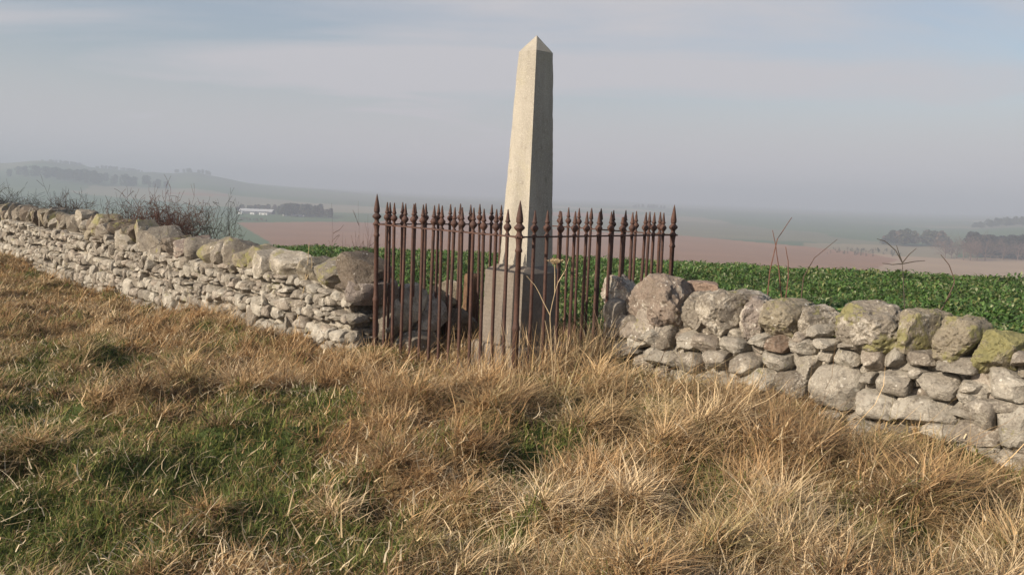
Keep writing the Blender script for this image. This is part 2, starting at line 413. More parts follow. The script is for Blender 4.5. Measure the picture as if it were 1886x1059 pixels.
def build_ground():
    az = np.concatenate([np.arange(-180, -48, 3.0), np.arange(-48, 48, 0.2), np.arange(48, 180, 3.0)])
    rr = [0.4]
    while rr[-1] < 6200: rr.append(rr[-1] * (1.011 if rr[-1] < 30 else 1.014) + 0.002)
    rr = np.array(rr)
    A, Rr = np.meshgrid(np.radians(az), rr)
    x, y = Rr * np.sin(A), Rr * np.cos(A)
    z = G(x, y)
    V = np.stack([x, y, z], -1); nr, na = A.shape
    i, j = np.meshgrid(np.arange(nr - 1), np.arange(na), indexing='ij'); j2 = (j + 1) % na
    Q = np.stack([i * na + j, (i + 1) * na + j, (i + 1) * na + j2, i * na + j2], -1).reshape(-1, 4)[:, ::-1]
    Vf = np.concatenate([V.reshape(-1, 3), [[0, 0, float(G(np.zeros(1), np.zeros(1))[0])]]])
    T = np.stack([np.full(na, len(Vf) - 1), np.arange(na), (np.arange(na) + 1) % na], -1)[:, ::-1]
    # base colours by what grows there
    px, py, d = proj(V)
    px = np.where(d > 0, px, -9999)
    P2 = np.stack([x, y], -1)
    g = green_at(x, y)[..., None]
    n = fbm(P2 * 3.0, 51, 4)[..., None]
    near = np.array([.20, .135, .065]) * (0.7 + 0.6 * n) * (1 - g) + np.array([.060, .085, .022]) * (0.7 + 0.6 * n) * g
    crop = np.array([.050, .075, .026]) * (0.7 + 0.6 * n)
    wob = (fbm(P2 * 0.004, 61, 3) - .5)
    # patchwork of distant fields
    cell = np.floor(np.stack([x / 420 + 0.4 * wob, y / 330 + wob * 0.6 + x / 1500], -1)).astype(np.int64)
    h = _hash(cell, 77); h2 = _hash(cell, 78)
    pal = np.array([[.085, .135, .060], [.115, .165, .075], [.17, .17, .10], [.10, .125, .065], [.22, .20, .13], [.075, .125, .055]])
    far = pal[(h * 5.99).astype(int)] * (0.85 + 0.3 * h2[..., None])
    ppy = py + wob * 3
    brown = inpoly(px, ppy, [(436, 411), (600, 409), (690, 411), (752, 398), (925, 398), (1012, 423), (1270, 436), (1480, 453), (1600, 466), (1655, 478), (1650, 505), (1200, 520), (540, 520), (497, 447)])
    brown |= inpoly(px, ppy, [(1015, 391), (1160, 395), (1160, 399), (1015, 398)])
    brown |= inpoly(px, ppy, [(300, 354), (420, 358), (420, 362), (300, 358)])
    stub = inpoly(px, ppy, [(1600, 466), (1700, 474), (2300, 478), (2300, 540), (1500, 540), (1655, 478)])
    pale = inpoly(px, ppy, [(1480, 447), (1760, 455), (1760, 478), (1600, 466), (1480, 453)])
    grn = inpoly(px, ppy, [(-400, 405), (430, 405), (436, 411), (497, 447), (540, 520), (-400, 520)])
    far[brown] = np.array([.275, .15, .085]); far[stub] = np.array([.36, .255, .165]); far[pale] = np.array([.24, .20, .125]); far[grn] = np.array([.105, .15, .07])
    fl = fbm(P2 * 0.02, 63, 4)[..., None]
    far = far * (0.85 + 0.3 * fl)
    side = (x - 0.05) * 0.729 + (y - 7.0) * 0.685      # beyond the walls
    wn_ = sstep(1.3, 2.4, side)[..., None]; wf = sstep(40, 90, Rr)[..., None]
    c = near * (1 - wn_) + crop * wn_
    c = c * (1 - wf) + far * wf
    m, nt, b = newmat('open_land')
    at = N(nt, 'ShaderNodeAttribute', attribute_name='col').outputs['Color']
    v = N(nt, 'ShaderNodeNewGeometry').outputs['Position']
    cc = mix(nt, math_(nt, 'MULTIPLY', ramp(nt, noise(nt, v, 14, 6, 0.7), 0.35, 0.7), 0.5), at, mix(nt, 1.0, at, (0.45, 0.42, 0.36), 'MULTIPLY'))
    nt.links.new(cc, b.inputs['Base Color']); bump(nt, b, noise(nt, v, 40, 5, 0.7), 0.7, 0.03)
    o = mesh_from('ground', Vf, [Q, T], m, True, np.concatenate([c.reshape(-1, 3), [[.15, .1, .05]]]))
    tag(o, 'grassy hilltop falling away to hazy farmland and low hills', 'ground', kind='structure')
build_ground()

# ------------------------------------------------------------------ rocks
def _ico(sub):
    bm = bmesh.new(); bmesh.ops.create_icosphere(bm, subdivisions=sub, radius=1.0)
    V = np.array([v.co[:] for v in bm.verts]); T = np.array([[v.index for v in f.verts] for f in bm.faces]); bm.free()
    return V, T
ICO5, ICO4, ICO3 = _ico(5), _ico(4), _ico(3)
def rock_verts(seed, half, boxy=3.4, cuts=16, rough=0.075, lo=0.58, hi=0.92, ico=ICO4):
    r = np.random.default_rng(seed)
    V = ico[0].copy()
    V /= (np.sum(np.abs(V) ** boxy, 1) ** (1 / boxy))[:, None]
    for _ in range(cuts):
        n = r.normal(size=3); n /= np.linalg.norm(n)
        mxd = (V @ n).max(); d = mxd * r.uniform(lo, hi)
        e = V @ n - d
        V = V - np.where(e > 0, e * 0.93, 0)[:, None] * n
    V = V / np.abs(V).max(0)
    nn = ico[0]
    V = V + nn * ((fbm(nn * 1.7 + seed, seed, 2) - .5) * 0.14 + (fbm(nn * 4.5 + seed, seed + 9, 3) - .5) * rough * 2.2 + (fbm(nn * 14 + seed, seed + 5, 2) - .5) * rough * 0.7)[:, None]
    cr = np.abs(fbm(nn * 2.3 + seed * 1.7, seed + 13, 3) - .5); cr2 = np.abs(fbm(nn * 4.1 + seed * .7, seed + 19, 3) - .5)
    V = V - nn * (np.clip(1 - cr / .018, 0, 1) * .05 + np.clip(1 - cr2 / .03, 0, 1) * .03)[:, None] * (len(V) > 1000)
    return V * np.asarray(half)
def rock(name, seed, c, half, rot=None, colour=(.3, .25, .19), lichen=0.1, crust=0.3, parent=None, label=None, **k):
    ico = k.get('ico', ICO4)
    V = rock_verts(seed, half, **k)
    o = mesh_from(name, V, [ico[1]], M_ROCK, True, parent=parent)
    o.data.set_sharp_from_angle(angle=R(24))
    M = Matrix(rot) if rot is not None else Matrix.Identity(3)
    o.matrix_basis = Matrix.Translation(Vector(c)) @ M.to_4x4()
    o['stone_colour'] = tuple(float(q) for q in colour); o['lichen'] = float(lichen); o['crust'] = float(crust)
    if label: o['label'] = label
    return o
def frame2(d2, tilt=0.0, yaw=0.0):                   # columns: along the wall, through it, up; tilt leans tops along +d
    d = np.array([d2[0], d2[1], 0.0]); d /= np.linalg.norm(d); n = np.array([-d[1], d[0], 0])
    c, s = math.cos(yaw), math.sin(yaw); d, n = d * c + n * s, n * c - d * s
    u = np.array([0, 0, 1.0]); c, s = math.cos(tilt), math.sin(tilt)
    return np.stack([d * c - u * s, n, u * c + d * s], 1)

# ------------------------------------------------------------------ dry stone walls
TW = 0.25                                            # half thickness
STONE_COLS = np.array([[.38, .35, .295], [.33, .30, .25], [.45, .415, .35], [.27, .24, .20], [.34, .29, .24], [.21, .18, .145]])
class WallFace:
    def __init__(s, A, B, ztop, du, wrap, seed):
        s.A, s.B = np.array(A), np.array(B); s.L = np.linalg.norm(s.B - s.A); s.d = (s.B - s.A) / s.L
        n = np.array([s.d[1], -s.d[0]]); s.n = n if n @ WN > 0 else -n
        s.P0 = s.A + s.n * TW; s.seed = seed; s.r = np.random.default_rng(seed); s.ztop, s.wrap = ztop, wrap
        s.u = np.arange(-wrap, s.L + du, du); s.du = du
        p = s.P0 + np.clip(s.u, 0, None)[:, None] * s.d
        s.zlo = ground(p[:, 0], p[:, 1]) - 0.22
        zt = ztop + (vnoise(s.u[:, None] * 2.3, seed) - .5) * 0.05
        s.nz = int(np.ceil((zt - s.zlo).max() / du)) + 1
        s.Z = s.zlo[:, None] + (zt - s.zlo)[:, None] * np.linspace(0, 1, s.nz)[None]
        s.U = np.repeat(s.u[:, None], s.nz, 1)
        W2 = np.stack([s.U, s.Z], -1)
        s.wu = s.U + (fbm(W2 * 11, seed + 1, 3) - .5) * 0.055; s.wz = s.Z + (fbm(W2 * 11, seed + 2, 3) - .5) * 0.055
        s.H = -0.075 + (fbm(W2 * 9, seed + 3, 3) - .5) * 0.04
        s.C = np.tile(np.array([.30, .25, .19]), s.U.shape + (1,)).astype(float)
        s.fine = (fbm(W2 * 13, seed + 4, 5, .6) - .5)
    def stone(s, u, z, a, b, dep=0.085, off=0.0, rot=0.0, p=2.8, col=None, facet=True):
        i0, i1 = np.searchsorted(s.u, [u - a * 1.5 - .04, u + a * 1.5 + .04])
        if i1 <= i0: return
        U, Z = s.wu[i0:i1] - u, s.wz[i0:i1] - z
        c, sn = math.cos(rot), math.sin(rot); X, Y = U * c + Z * sn, Z * c - U * sn
        q = (np.abs(X) / a) ** p + (np.abs(Y) / b) ** p
        r = s.r
        e = 1 - q; h = dep * np.sign(e) * np.abs(np.clip(e, -.3, 1)) ** r.uniform(.32, .6) + off
        h = h + r.uniform(-.22, .22) * X + r.uniform(-.32, .12) * Y
        if facet:
            for _ in range(5):
                an = r.uniform(0, 6.28); cu = (X * math.cos(an) / a + Y * math.sin(an) / b) - r.uniform(0.25, 0.7)
                h = h - np.clip(cu, 0, None) * dep * r.uniform(0.4, 1.1)
        h = h + s.fine[i0:i1] * 0.042
        k = (h > s.H[i0:i1]) & (q < 1.25)
        s.H[i0:i1][k] = h[k]
        if col is None: col = STONE_COLS[r.integers(len(STONE_COLS))] * r.uniform(0.82, 1.15)
        s.C[i0:i1][k] = col
    def courses(s, u0, u1, wmin, wmax, hmin, hmax, dep, off):
        r = s.r
        zmin = s.zlo.min(); z = zmin
        while z < s.ztop + 0.02:
            hh = r.uniform(hmin, hmax); u = u0 + r.uniform(-.1, 0)
            ph = r.uniform(0, 6)
            while u < u1:
                w = r.uniform(wmin, wmax) * (0.6 if r.random() < .25 else 1)
                wav = 0.05 * math.sin(u * 0.9 + ph) + r.uniform(-.018, .018)
                zz = z + hh / 2 + wav
                f = r.random()
                if f < 0.16:                         # two thin stones in place of one
                    s.stone(u + w / 2, zz + hh * .25, w * .50, hh * .28, dep, off + r.uniform(-.02, .01), r.uniform(-.12, .12), r.uniform(2.2, 3.4))
                    s.stone(u + w / 2, zz - hh * .25, w * .50, hh * .28, dep, off + r.uniform(-.02, .01), r.uniform(-.12, .12), r.uniform(2.2, 3.4))
                elif f < 0.24:                       # a tall stone through two courses
                    s.stone(u + w / 2, zz + hh * .35, w * .52, hh * .85, dep * 1.1, off + r.uniform(0, .02), r.uniform(-.15, .15), r.uniform(2.2, 3.2))
                else:
                    s.stone(u + w / 2, zz, w * .52, hh * .54 * r.uniform(.85, 1.1), dep, off + r.uniform(-.025, .015), r.uniform(-.2, .2), r.uniform(2.1, 3.4))
                u += w
            z += hh
    def rubble(s, u0, u1, sw, sh, dep, off):
        r = s.r; F1 = np.full(s.U.shape, 9.0); F2 = F1.copy(); ID = np.zeros(s.U.shape, int)
        seeds = []; z = s.zlo.min() - .02; row = 0
        while z < s.ztop + sh:
            u = u0 + (row % 2) * sw * .5
            while u < u1:
                k = math.exp(r.normal(0, .30)); seeds.append((u + r.normal(0, sw * .26), z + r.normal(0, sh * .24), sw * k * r.uniform(.75, 1.25), sh * k * r.uniform(.8, 1.25), r.normal(0, .13)))
                u += sw * r.uniform(.7, 1.3)
            z += sh * .95; row += 1
        for n, (u, z, a, b, ro) in enumerate(seeds):
            i0, i1 = np.searchsorted(s.u, [u - 2.6 * a, u + 2.6 * a])
            if i1 <= i0: continue
            U, Z = s.wu[i0:i1] - u, s.wz[i0:i1] - z; c, sn = math.cos(ro), math.sin(ro); X, Y = (U * c + Z * sn) / a, (Z * c - U * sn) / b
            d = (np.abs(X) ** 5 + np.abs(Y) ** 5) ** .2
            f1, f2, id_ = F1[i0:i1], F2[i0:i1], ID[i0:i1]
            c1 = d < f1; c2 = (d < f2) & ~c1
            f2[c1] = f1[c1]; f1[c1] = d[c1]; id_[c1] = n; f2[c2] = d[c2]
        S = np.array(seeds); m = len(S)
        e = np.clip(F2 - F1, 0, 1) - r.uniform(.03, .16, m)[ID]
        h = dep * np.sign(e) * np.abs(np.clip(e / .17, -.7, 1)) ** .5 * r.uniform(.7, 1.2, m)[ID]
        X, Y = s.wu - S[ID, 0], s.wz - S[ID, 1]
        h = h + off + r.normal(0, .014, m)[ID] + r.uniform(-.34, .34, m)[ID] * X + r.uniform(-.45, .25, m)[ID] * Y
        for _ in range(2):
            an = r.uniform(0, 6.28, m)[ID]; cu = (X * np.cos(an) / S[ID, 2] + Y * np.sin(an) / S[ID, 3]) - r.uniform(.1, .4, m)[ID]
            h = h - np.clip(cu, 0, None) * dep * r.uniform(.2, 1.0, m)[ID]
        h = h + s.fine * .03
        k = h > s.H; s.H[k] = h[k]
        col = STONE_COLS[r.integers(len(STONE_COLS), size=m)] * r.uniform(.8, 1.18, (m, 1)); s.C[k] = col[ID][k]
    rocks = None
    def lay(s, u, z, a, b, dep=0.10, out=0.0, rot=0.0, lib=None, col=None, seed=None):
        """one stone of the face: half length a, half height b"""
        r = s.r
        if s.rocks is None: s.rocks = []
        if u < -2 * TW or u > s.L: return
        V, T = lib if lib is not None else (rock_verts(seed, (1, 1, 1), boxy=r.uniform(3.0, 5.5), cuts=14, rough=.06, lo=.66, hi=.95), ICO4[1])
        V = V * [r.choice([-1, 1]), 1, r.choice([-1, 1])]
        flip = False
        V = V * [a, dep, b]; c, sn = math.cos(rot), math.sin(rot)
        X, Y, Z = V[:, 0] * c - V[:, 2] * sn, V[:, 1], V[:, 0] * sn + V[:, 2] * c
        tx, tz = r.uniform(-.25, .25), r.uniform(-.25, .15)
        Y = Y + tx * X + tz * Z
        bat = (s.ztop - z) * .07
        if u >= 0: P = s.P0 + s.d * u; nn, dd = s.n, s.d
        else: P = s.P0 + s.n * u; nn, dd = -s.d, s.n
        W = np.stack([P[0] + dd[0] * X + nn[0] * (Y + out + bat - dep * .55), P[1] + dd[1] * X + nn[1] * (Y + out + bat - dep * .55), z + Z], -1)
        if col is None: col = STONE_COLS[r.integers(len(STONE_COLS))] * r.uniform(.78, 1.2)
        s.rocks.append((W, T, np.tile(col, (len(W), 1))))
    def lay_courses(s, u0, u1, wmin, wmax, hmin, hmax, lib, dep=.10):
        r = s.r; z = s.zlo.min()
        while z < s.ztop + .01:
            hh = r.uniform(hmin, hmax); u = u0 + r.uniform(-.15, 0)
            if z + hh > s.ztop + .02: hh = s.ztop - z
            if hh < .04: break
            ph, ph2 = r.uniform(0, 6), r.uniform(0, 6)
            while u < u1:
                f = r.random(); w = r.uniform(wmin, wmax) * (.55 if f < .25 else 1)
                zz = z + hh / 2 + .035 * math.sin(u * 1.1 + ph) + .02 * math.sin(u * 3.7 + ph2)
                uc = u + w / 2; L_ = lambda: lib[r.integers(len(lib))]
                g = r.random()
                zl = float(np.interp(uc, s.u, s.zlo))
                if zz > zl:
                    if g < .2:
                        k = r.uniform(.35, .65)
                        s.lay(uc, zz + hh * (.5 - k / 2), w * .53, hh * k * .53, dep, r.uniform(-.015, .02), r.normal(0, .07), L_())
                        s.lay(uc, zz - hh * (k / 2), w * .53, hh * (1 - k) * .53, dep, r.uniform(-.02, .015), r.normal(0, .07), L_())
                    elif g < .27: s.lay(uc, zz + hh * .4, w * .54, hh * .95, dep * 1.1, .012, r.normal(0, .1), L_())
                    else: s.lay(uc, zz, w * .54, hh * .56 * r.uniform(.88, 1.1), dep, r.uniform(-.02, .02), r.normal(0, .12), L_())
                u += w
            z += hh * .97
    def build_rocks(s, parent):
        V = np.concatenate([q[0] for q in s.rocks]) - np.array(parent.location); o = 0; Ts = []
        for q in s.rocks: Ts.append(q[1] + o); o += len(q[0])
        ob = mesh_from('face_stones', V, [np.concatenate(Ts)], M_WALL, True, np.concatenate([q[2] for q in s.rocks]), parent)
        bm = bmesh.new(); bm.from_mesh(ob.data); bmesh.ops.recalc_face_normals(bm, faces=bm.faces); bm.to_mesh(ob.data); bm.free()
        ob.data.set_sharp_from_angle(angle=R(26))
        return ob
    def build(s, parent):
        u = s.U; cu = np.clip(u, 0, None)
        P = s.P0 + cu[..., None] * s.d + np.clip(-u, 0, None)[..., None] * (-s.n)
        t = sstep(-0.07, 0.07, u)[..., None]
        nn = t * s.n + (1 - t) * (-s.d); nn /= np.linalg.norm(nn, axis=-1)[..., None]
        batter = (s.ztop - s.Z)[..., None] * 0.07
        P = P + nn * (s.H[..., None] - 0.04 + batter)
        V = np.concatenate([P, s.Z[..., None]], -1); nu, nz_ = u.shape
        i, j = np.meshgrid(np.arange(nu - 1), np.arange(nz_ - 1), indexing='ij')
        Q = np.stack([i * nz_ + j, (i + 1) * nz_ + j, (i + 1) * nz_ + j + 1, i * nz_ + j + 1], -1).reshape(-1, 4)
        base = nu * nz_
        bk = s.P0 + np.clip(s.u, 0, None)[:, None] * s.d - s.n * (2 * TW - .02)
        bt = np.concatenate([bk, s.Z[:, -1:] - 0.01], 1); bb = np.concatenate([bk, s.Z[:, :1]], 1)
        k = np.arange(nu - 1)
        Q2 = np.stack([k * nz_ + nz_ - 1, (k + 1) * nz_ + nz_ - 1, base + k + 1, base + k], -1)
        Q3 = np.stack([base + k, base + k + 1, base + nu + k + 1, base + nu + k], -1)
        col = np.concatenate([s.C.reshape(-1, 3), np.tile([.3, .25, .19], (2 * nu, 1))])
        return mesh_from('stonework', np.concatenate([V.reshape(-1, 3), bt, bb]) - np.array(parent.location), [np.concatenate([Q, Q2, Q3])], M_WALL, True, col, parent)

# left wall: from beside the railing away to the far left
LA, LB = (-1.50, 8.80), (-16.4, 24.75)
lw = empty('dry_stone_wall', (LA[0], LA[1], 0), 'long lichen-grey dry stone wall with slanted coping, running off left from the iron railing', 'stone wall')
lf = WallFace(LA, LB, 0.455, 0.014, 2 * TW, 11)
LIB = [(rock_verts(900 + q, (1, 1, 1), boxy=3.0 + (q % 5) * .7, cuts=12, rough=.05, lo=.66, hi=.95, ico=ICO3), ICO3[1]) for q in range(50)]
lf.rubble(-.7, 22.5, .17, .12, .04, -.06)
lf.lay_courses(-.5, 22.2, .12, .30, .085, .165, LIB)
lf.build_rocks(lw)
ol = lf.build(lw)
# right wall
RA, RB = (1.12, 7.96), (4.45, 4.25)
rw = empty('dry_stone_wall', (RA[0], RA[1], 0), 'short ruined dry stone wall of big rounded boulders on the right of the railing', 'stone wall')
rf = WallFace(RA, RB, 0.47, 0.0085, 2 * TW, 23)
rf.rubble(-.7, 5.6, .15, .11, .04, -.06)
rf.lay_courses(-.5, .62, .15, .30, .11, .19, LIB)
rf.lay_courses(3.2, 5.1, .16, .34, .11, .20, LIB)
RST = [(c[0] * .3777 + 1080, c[1] * .3777 + 380, c[2] * .3777, c[3] * .3777) for c in
       [(560,670,120,90),(680,675,150,90),(820,660,120,80),(915,670,125,95),(1025,640,70,70),(1040,690,110,80),(760,770,150,110),(620,760,120,110),
        (910,750,145,110),(1045,775,140,130),(985,880,160,150),(820,850,180,120),(480,660,140,100),(320,640,170,110),(240,620,130,120),(140,590,110,120),
        (350,740,140,110),(480,760,150,110),(330,840,150,90),(460,860,150,90),(600,870,150,90),(700,890,160,90),(180,710,140,100)]]
RST += [(c[0] * .4343 + 1440, c[1] * .4343 + 360, c[2] * .4343, c[3] * .4343) for c in
        [(135,585,105,75),(75,640,110,65),(172,635,85,50),(280,640,110,45),(255,690,110,85),(365,700,100,115),(455,690,100,90),(580,697,150,75),
         (730,722,190,80),(945,805,240,135),(165,690,70,60),(215,820,225,215),(355,775,60,50),(465,790,155,120),(560,755,100,70),(640,810,195,118),
         (790,810,125,80),(785,868,115,65),(400,890,195,130),(590,915,290,115),(815,930,180,150),(975,980,160,190),(40,815,110,120),(210,960,150,90),
         (340,990,130,70),(480,1010,160,80),(690,1010,220,80),(1000,700,120,70),(1090,720,160,100),(1120,900,150,150)]]
_p0 = np.array([rf.P0[0], rf.P0[1], 0]); _n3 = np.array([rf.n[0], rf.n[1], 0])
def on_face(px, py, off=0.06):
    q = at_plane(px, py, _p0 + _n3 * off, _n3); return float((q[:2] - rf.P0) @ rf.d), float(q[2])
for k, (cx, cy, w, h) in enumerate(RST):
    u, z = on_face(cx, cy); a = abs(on_face(cx + w / 2, cy)[0] - on_face(cx - w / 2, cy)[0]) / 2; b = abs(on_face(cx, cy + h / 2)[1] - on_face(cx, cy - h / 2)[1]) / 2
    col = None
    if k == 3: col = np.array([.20, .13, .09])
    rf.lay(u, z, a * .99, b * .99, 0.15 + 0.05 * min(1, a / .15), rf.r.uniform(-.01, .02), rf.r.uniform(-.08, .08), None, col, 1200 + k)
for _ in range(150):                                 # small pinning stones in the joints
    rf.lay(rf.r.uniform(0, 3.6), rf.r.uniform(-.15, .44), rf.r.uniform(.03, .075), rf.r.uniform(.02, .05), .06, -.075, rf.r.normal(0, .3), LIB[rf.r.integers(50)])
rf.build_rocks(rw)
orr = rf.build(rw)

# coping stones
def coping(wall, face, px, py, w, h, depth, tilt, seed, colour, lichen, crust, label=None, back=0.0, yaw=0.0, **k):
    c3 = at_plane(px, py, np.array([*(face.A - face.n * back), 0]), np.array([*face.n, 0]))
    def uu(x, y):
        q = at_plane(x, y, np.array([*(face.A - face.n * back), 0]), np.array([*face.n, 0])); return q
    a = np.linalg.norm(uu(px + w / 2, py)[:2] - uu(px - w / 2, py)[:2]) / 2
    b = abs(uu(px, py + h / 2)[2] - uu(px, py - h / 2)[2]) / 2
    loc = np.array([wall.location.x, wall.location.y, wall.location.z])
    d = face.d if face.d[0] > 0 else -face.d
    return rock('coping_stone', seed, c3 - loc, (a * k.pop('fa', 1.0), depth, b), frame2(d, tilt, yaw), colour, lichen, crust, wall, label, **k)
GREY, TAN, DARK, PINK, PALE = (.235, .205, .165), (.275, .235, .165), (.13, .10, .075), (.25, .19, .16), (.37, .33, .265)
RC = [  # px, py, w, h, depth, tilt, colour, yellow, crust, label
    (1147, 548, 66, 76, .20, .25, PINK, .0, .7, 'rough pinkish end stone crusted with white lichen'),
    (1222, 556, 118, 104, .30, .12, (.25, .19, .15), .05, .35, 'big grey-brown boulder with white lichen spots beside the railing'),
    (1286, 570, 74, 92, .26, .42, GREY, .15, .2, 'slab leaning over to the right'),
    (1352, 573, 84, 88, .30, .12, GREY, .3, .5, None),
    (1395, 585, 62, 80, .26, .05, (.30, .25, .22), .0, .6, None),
    (1456, 585, 92, 74, .28, .10, TAN, .45, .1, 'smooth rounded greenish stone'),
    (1526, 588, 60, 62, .24, .35, GREY, .2, .5, None),
    (1616, 598, 138, 96, .32, .05, GREY, .62, .45, 'huge rounded boulder with yellow lichen and a white top'),
    (1700, 611, 72, 84,   .26, .10, TAN, .58, .3, None),
    (1782, 621, 98, 86, .30, .12, TAN, .62, .25, 'square block with yellow lichen face'),
    (1852, 645, 88, 76, .28, .15, (.24, .21, .13), .86, .1, 'bright yellow lichened block'),
    (1955, 665, 110, 96, .30, .1, GREY, .5, .2, None),
    (2060, 700, 110, 100, .30, .1, GREY, .4, .3, None)]
for i, (px, py, w, h, dp, tl, colr, ly, cr, lab) in enumerate(RC):
    round_ = i in (1, 5, 7)
    coping(rw, rf, px, py + h * .04, w * .93, h * 1.04, dp, tl, 300 + i, colr, ly, cr, lab, back=-.05, yaw=random.uniform(-.3, .3), ico=ICO5, boxy=2.4 if round_ else 4.2, cuts=9 if round_ else 16, rough=0.15 if i == 0 else 0.10, lo=0.74 if round_ else .56, hi=0.95)
coping(rw, rf, 1296, 533, 72, 30, .16, .0, 331, (.30, .20, .15), .0, .1, 'flat reddish slab lying behind the front stones', back=.22, ico=ICO4, boxy=4, cuts=6)
LC = [(c[0] * .3022 + 400, c[1] * .3022 + 320, c[2] * .3022, c[3] * .3022) + c[4:] for c in
      [(20,480,90,150,.45,TAN,.5,.1,None),(88,490,84,115,.2,GREY,.45,.2,None),(170,505,110,130,.75,GREY,.2,.3,None),(240,515,90,140,.35,TAN,.55,.2,None),(290,520,100,135,.25,TAN,.72,.0,'upright slab thick with yellow-green lichen'),
       (340,550,115,130,.3,PALE,.3,.5,None),(478,550,205,190,.1,PALE,.35,.62,'big rounded boulder with a white top'),(625,605,110,140,.35,TAN,.25,.4,None),(725,600,170,140,.25,GREY,.6,.2,None),
       (885,600,195,185,.35,DARK,.05,.1,'large dark brown rugged stone'),(880,700,130,95,.1,DARK,.0,.2,None),(945,715,95,150,.05,(.24,.20,.18),.0,.2,None)]]
LC += [(c[0] * .2549, c[1] * .2549 + 250, c[2] * .2549, c[3] * .2549) + c[4:] for c in
       [(725,690,80,140,.35,TAN,.4,.1,None),(785,685,95,150,.45,TAN,.7,.0,None),(845,715,100,150,.3,GREY,.2,.2,None),(960,735,150,150,.25,PALE,.1,.4,'squared block with a pale upright edge'),
        (1080,740,120,150,.5,TAN,.6,.1,None),(1140,775,100,130,.4,GREY,.3,.2,None),(1200,770,120,150,.45,GREY,.2,.1,None),(1310,790,120,120,.2,DARK,.3,.2,None),(1400,825,130,150,.3,PINK,.1,.4,None),(1480,835,100,150,.5,GREY,.2,.2,None)]]
for i, (px, py, w, h, tl, colr, ly, cr, lab) in enumerate(LC):
    coping(lw, lf, px, py, w * (.86 if i != 6 else .95), h * 1.10, .27, tl * 1.3, 400 + i, colr, ly, cr, lab, back=-.04, ico=ICO4, boxy=2.3 if i == 6 else 5.0, cuts=8 if i == 6 else 12, yaw=random.uniform(-.4, .4))
u = float((np.array([-6.05, 13.7]) - lf.A) @ lf.d)
k = 0
while u < lf.L - 0.1:
    w = random.uniform(.18, .42); h = random.uniform(.28, .46); p = lf.A + lf.d * u
    colr = random.choice([TAN, GREY, GREY, DARK, PALE])
    rock('coping_stone', 500 + k, np.array([p[0], p[1], .46 + h * .42]) - np.array(lw.location), (w * .42, .25, h * .60), frame2(-lf.d, random.uniform(.15, .7), random.uniform(-.45, .45)),
         colr, random.choice([.0, .2, .4, .6]), random.uniform(.0, .4), lw, None, ico=ICO4, boxy=3.8)
    u += w * .86; k += 1

# fallen stones of the wall end, behind the railing
def boulder(seed, px, py, y, w, h, dep, colr, ly, cr, label, tilt=0.2, **kk):
    c = at_y(px, py, y); s = y / F
    o = rock('boulder', seed, c, (w * s / 2, dep, h * s / 2), frame2((0.75, 0.66), tilt), colr, ly, cr, None, None, **kk)
    return tag(o, label, 'boulder', 'fallen wall stones behind the railing')
boulder(601, 738, 560, 8.98, 84, 110, .22, PALE, .0, .6, 'white-crusted boulder just right of the railing\'s left corner post')
boulder(602, 790, 585, 9.15, 74, 90, .2, (.30, .25, .21), .0, .5, 'grey stone low behind the left run of bars, next to the white-crusted boulder')
boulder(603, 818, 545, 9.45, 60, 64, .2, TAN, .1, .2, 'brown stone near the wooden stump, upper one of the fallen stones')
boulder(604, 838, 592, 9.4, 80, 66, .2, DARK, .0, .2, 'dark brown stone lying below the wooden stump')
boulder(605, 770, 628, 9.0, 110, 50, .2, GREY, .0, .3, 'low grey stone sunk in dry grass under the fallen stones')
boulder(606, 715, 600, 8.85, 60, 60, .18, GREY, .0, .3, 'small grey stone against the foot of the left corner post')

# ------------------------------------------------------------------ the monument
MC = np.array([0.095, 8.56])
def prism(levels, sub_h=0.03, nseg=10, chip=0.006, seed=3):
    """square section column, corners toward -y, +x, +y, -x; levels = (z, half diagonal, centre x)"""
    lv = []
    for (z0, h0, c0), (z1, h1, c1) in zip(levels[:-1], levels[1:]):
        n = max(1, int(round(max(abs(z1 - z0), abs(h1 - h0)) / sub_h)))
        for i in range(n): t = i / n; lv.append((z0 + (z1 - z0) * t, h0 + (h1 - h0) * t, c0 + (c1 - c0) * t))
    lv.append(levels[-1])
    cor = np.array([[0, -1], [1, 0], [0, 1], [-1, 0]], float)
    ring = []
    for a in range(4):
        for i in range(nseg):
            t = i / nseg; ring.append(cor[a] * (1 - t) + cor[(a + 1) % 4] * t)
    ring = np.array(ring); edge = np.minimum(np.arange(4 * nseg) % nseg, nseg - np.arange(4 * nseg) % nseg)
    V = []
    for z, h, cx in lv:
        P = ring * h; p3 = np.stack([P[:, 0] + cx, P[:, 1], np.full(len(P), z)], -1)
        e = np.where(edge == 0, 1.0, np.where(edge == 1, 0.25, 0.0))
        ch = chip * e * (0.4 + 2.2 * np.clip(vnoise(p3 * 9, seed) - .45, 0, 1) + 1.2 * np.clip(vnoise(p3 * 30, seed + 2) - .5, 0, 1)) + (fbm(p3 * 14, seed + 1, 3) - .5) * 0.0014
        p3[:, :2] -= ring / (np.linalg.norm(ring, axis=1)[:, None]) * ch[:, None]
        V.append(p3)
    V = np.array(V); n, k, _ = V.shape
    i, j = np.meshgrid(np.arange(n - 1), np.arange(k), indexing='ij'); j2 = (j + 1) % k
    Q = np.stack([i * k + j, i * k + j2, (i + 1) * k + j2, (i + 1) * k + j], -1).reshape(-1, 4)
    Vf = np.concatenate([V.reshape(-1, 3), V[-1].mean(0)[None]])
    T = np.stack([(n - 1) * k + np.arange(k), (n - 1) * k + (np.arange(k) + 1) % k, np.full(k, len(Vf) - 1)], -1)
    return Vf, Q, T
mon = empty('obelisk', (MC[0], MC[1], 0), 'tapering grey granite obelisk with pointed top, standing inside the rusty railing', 'obelisk')
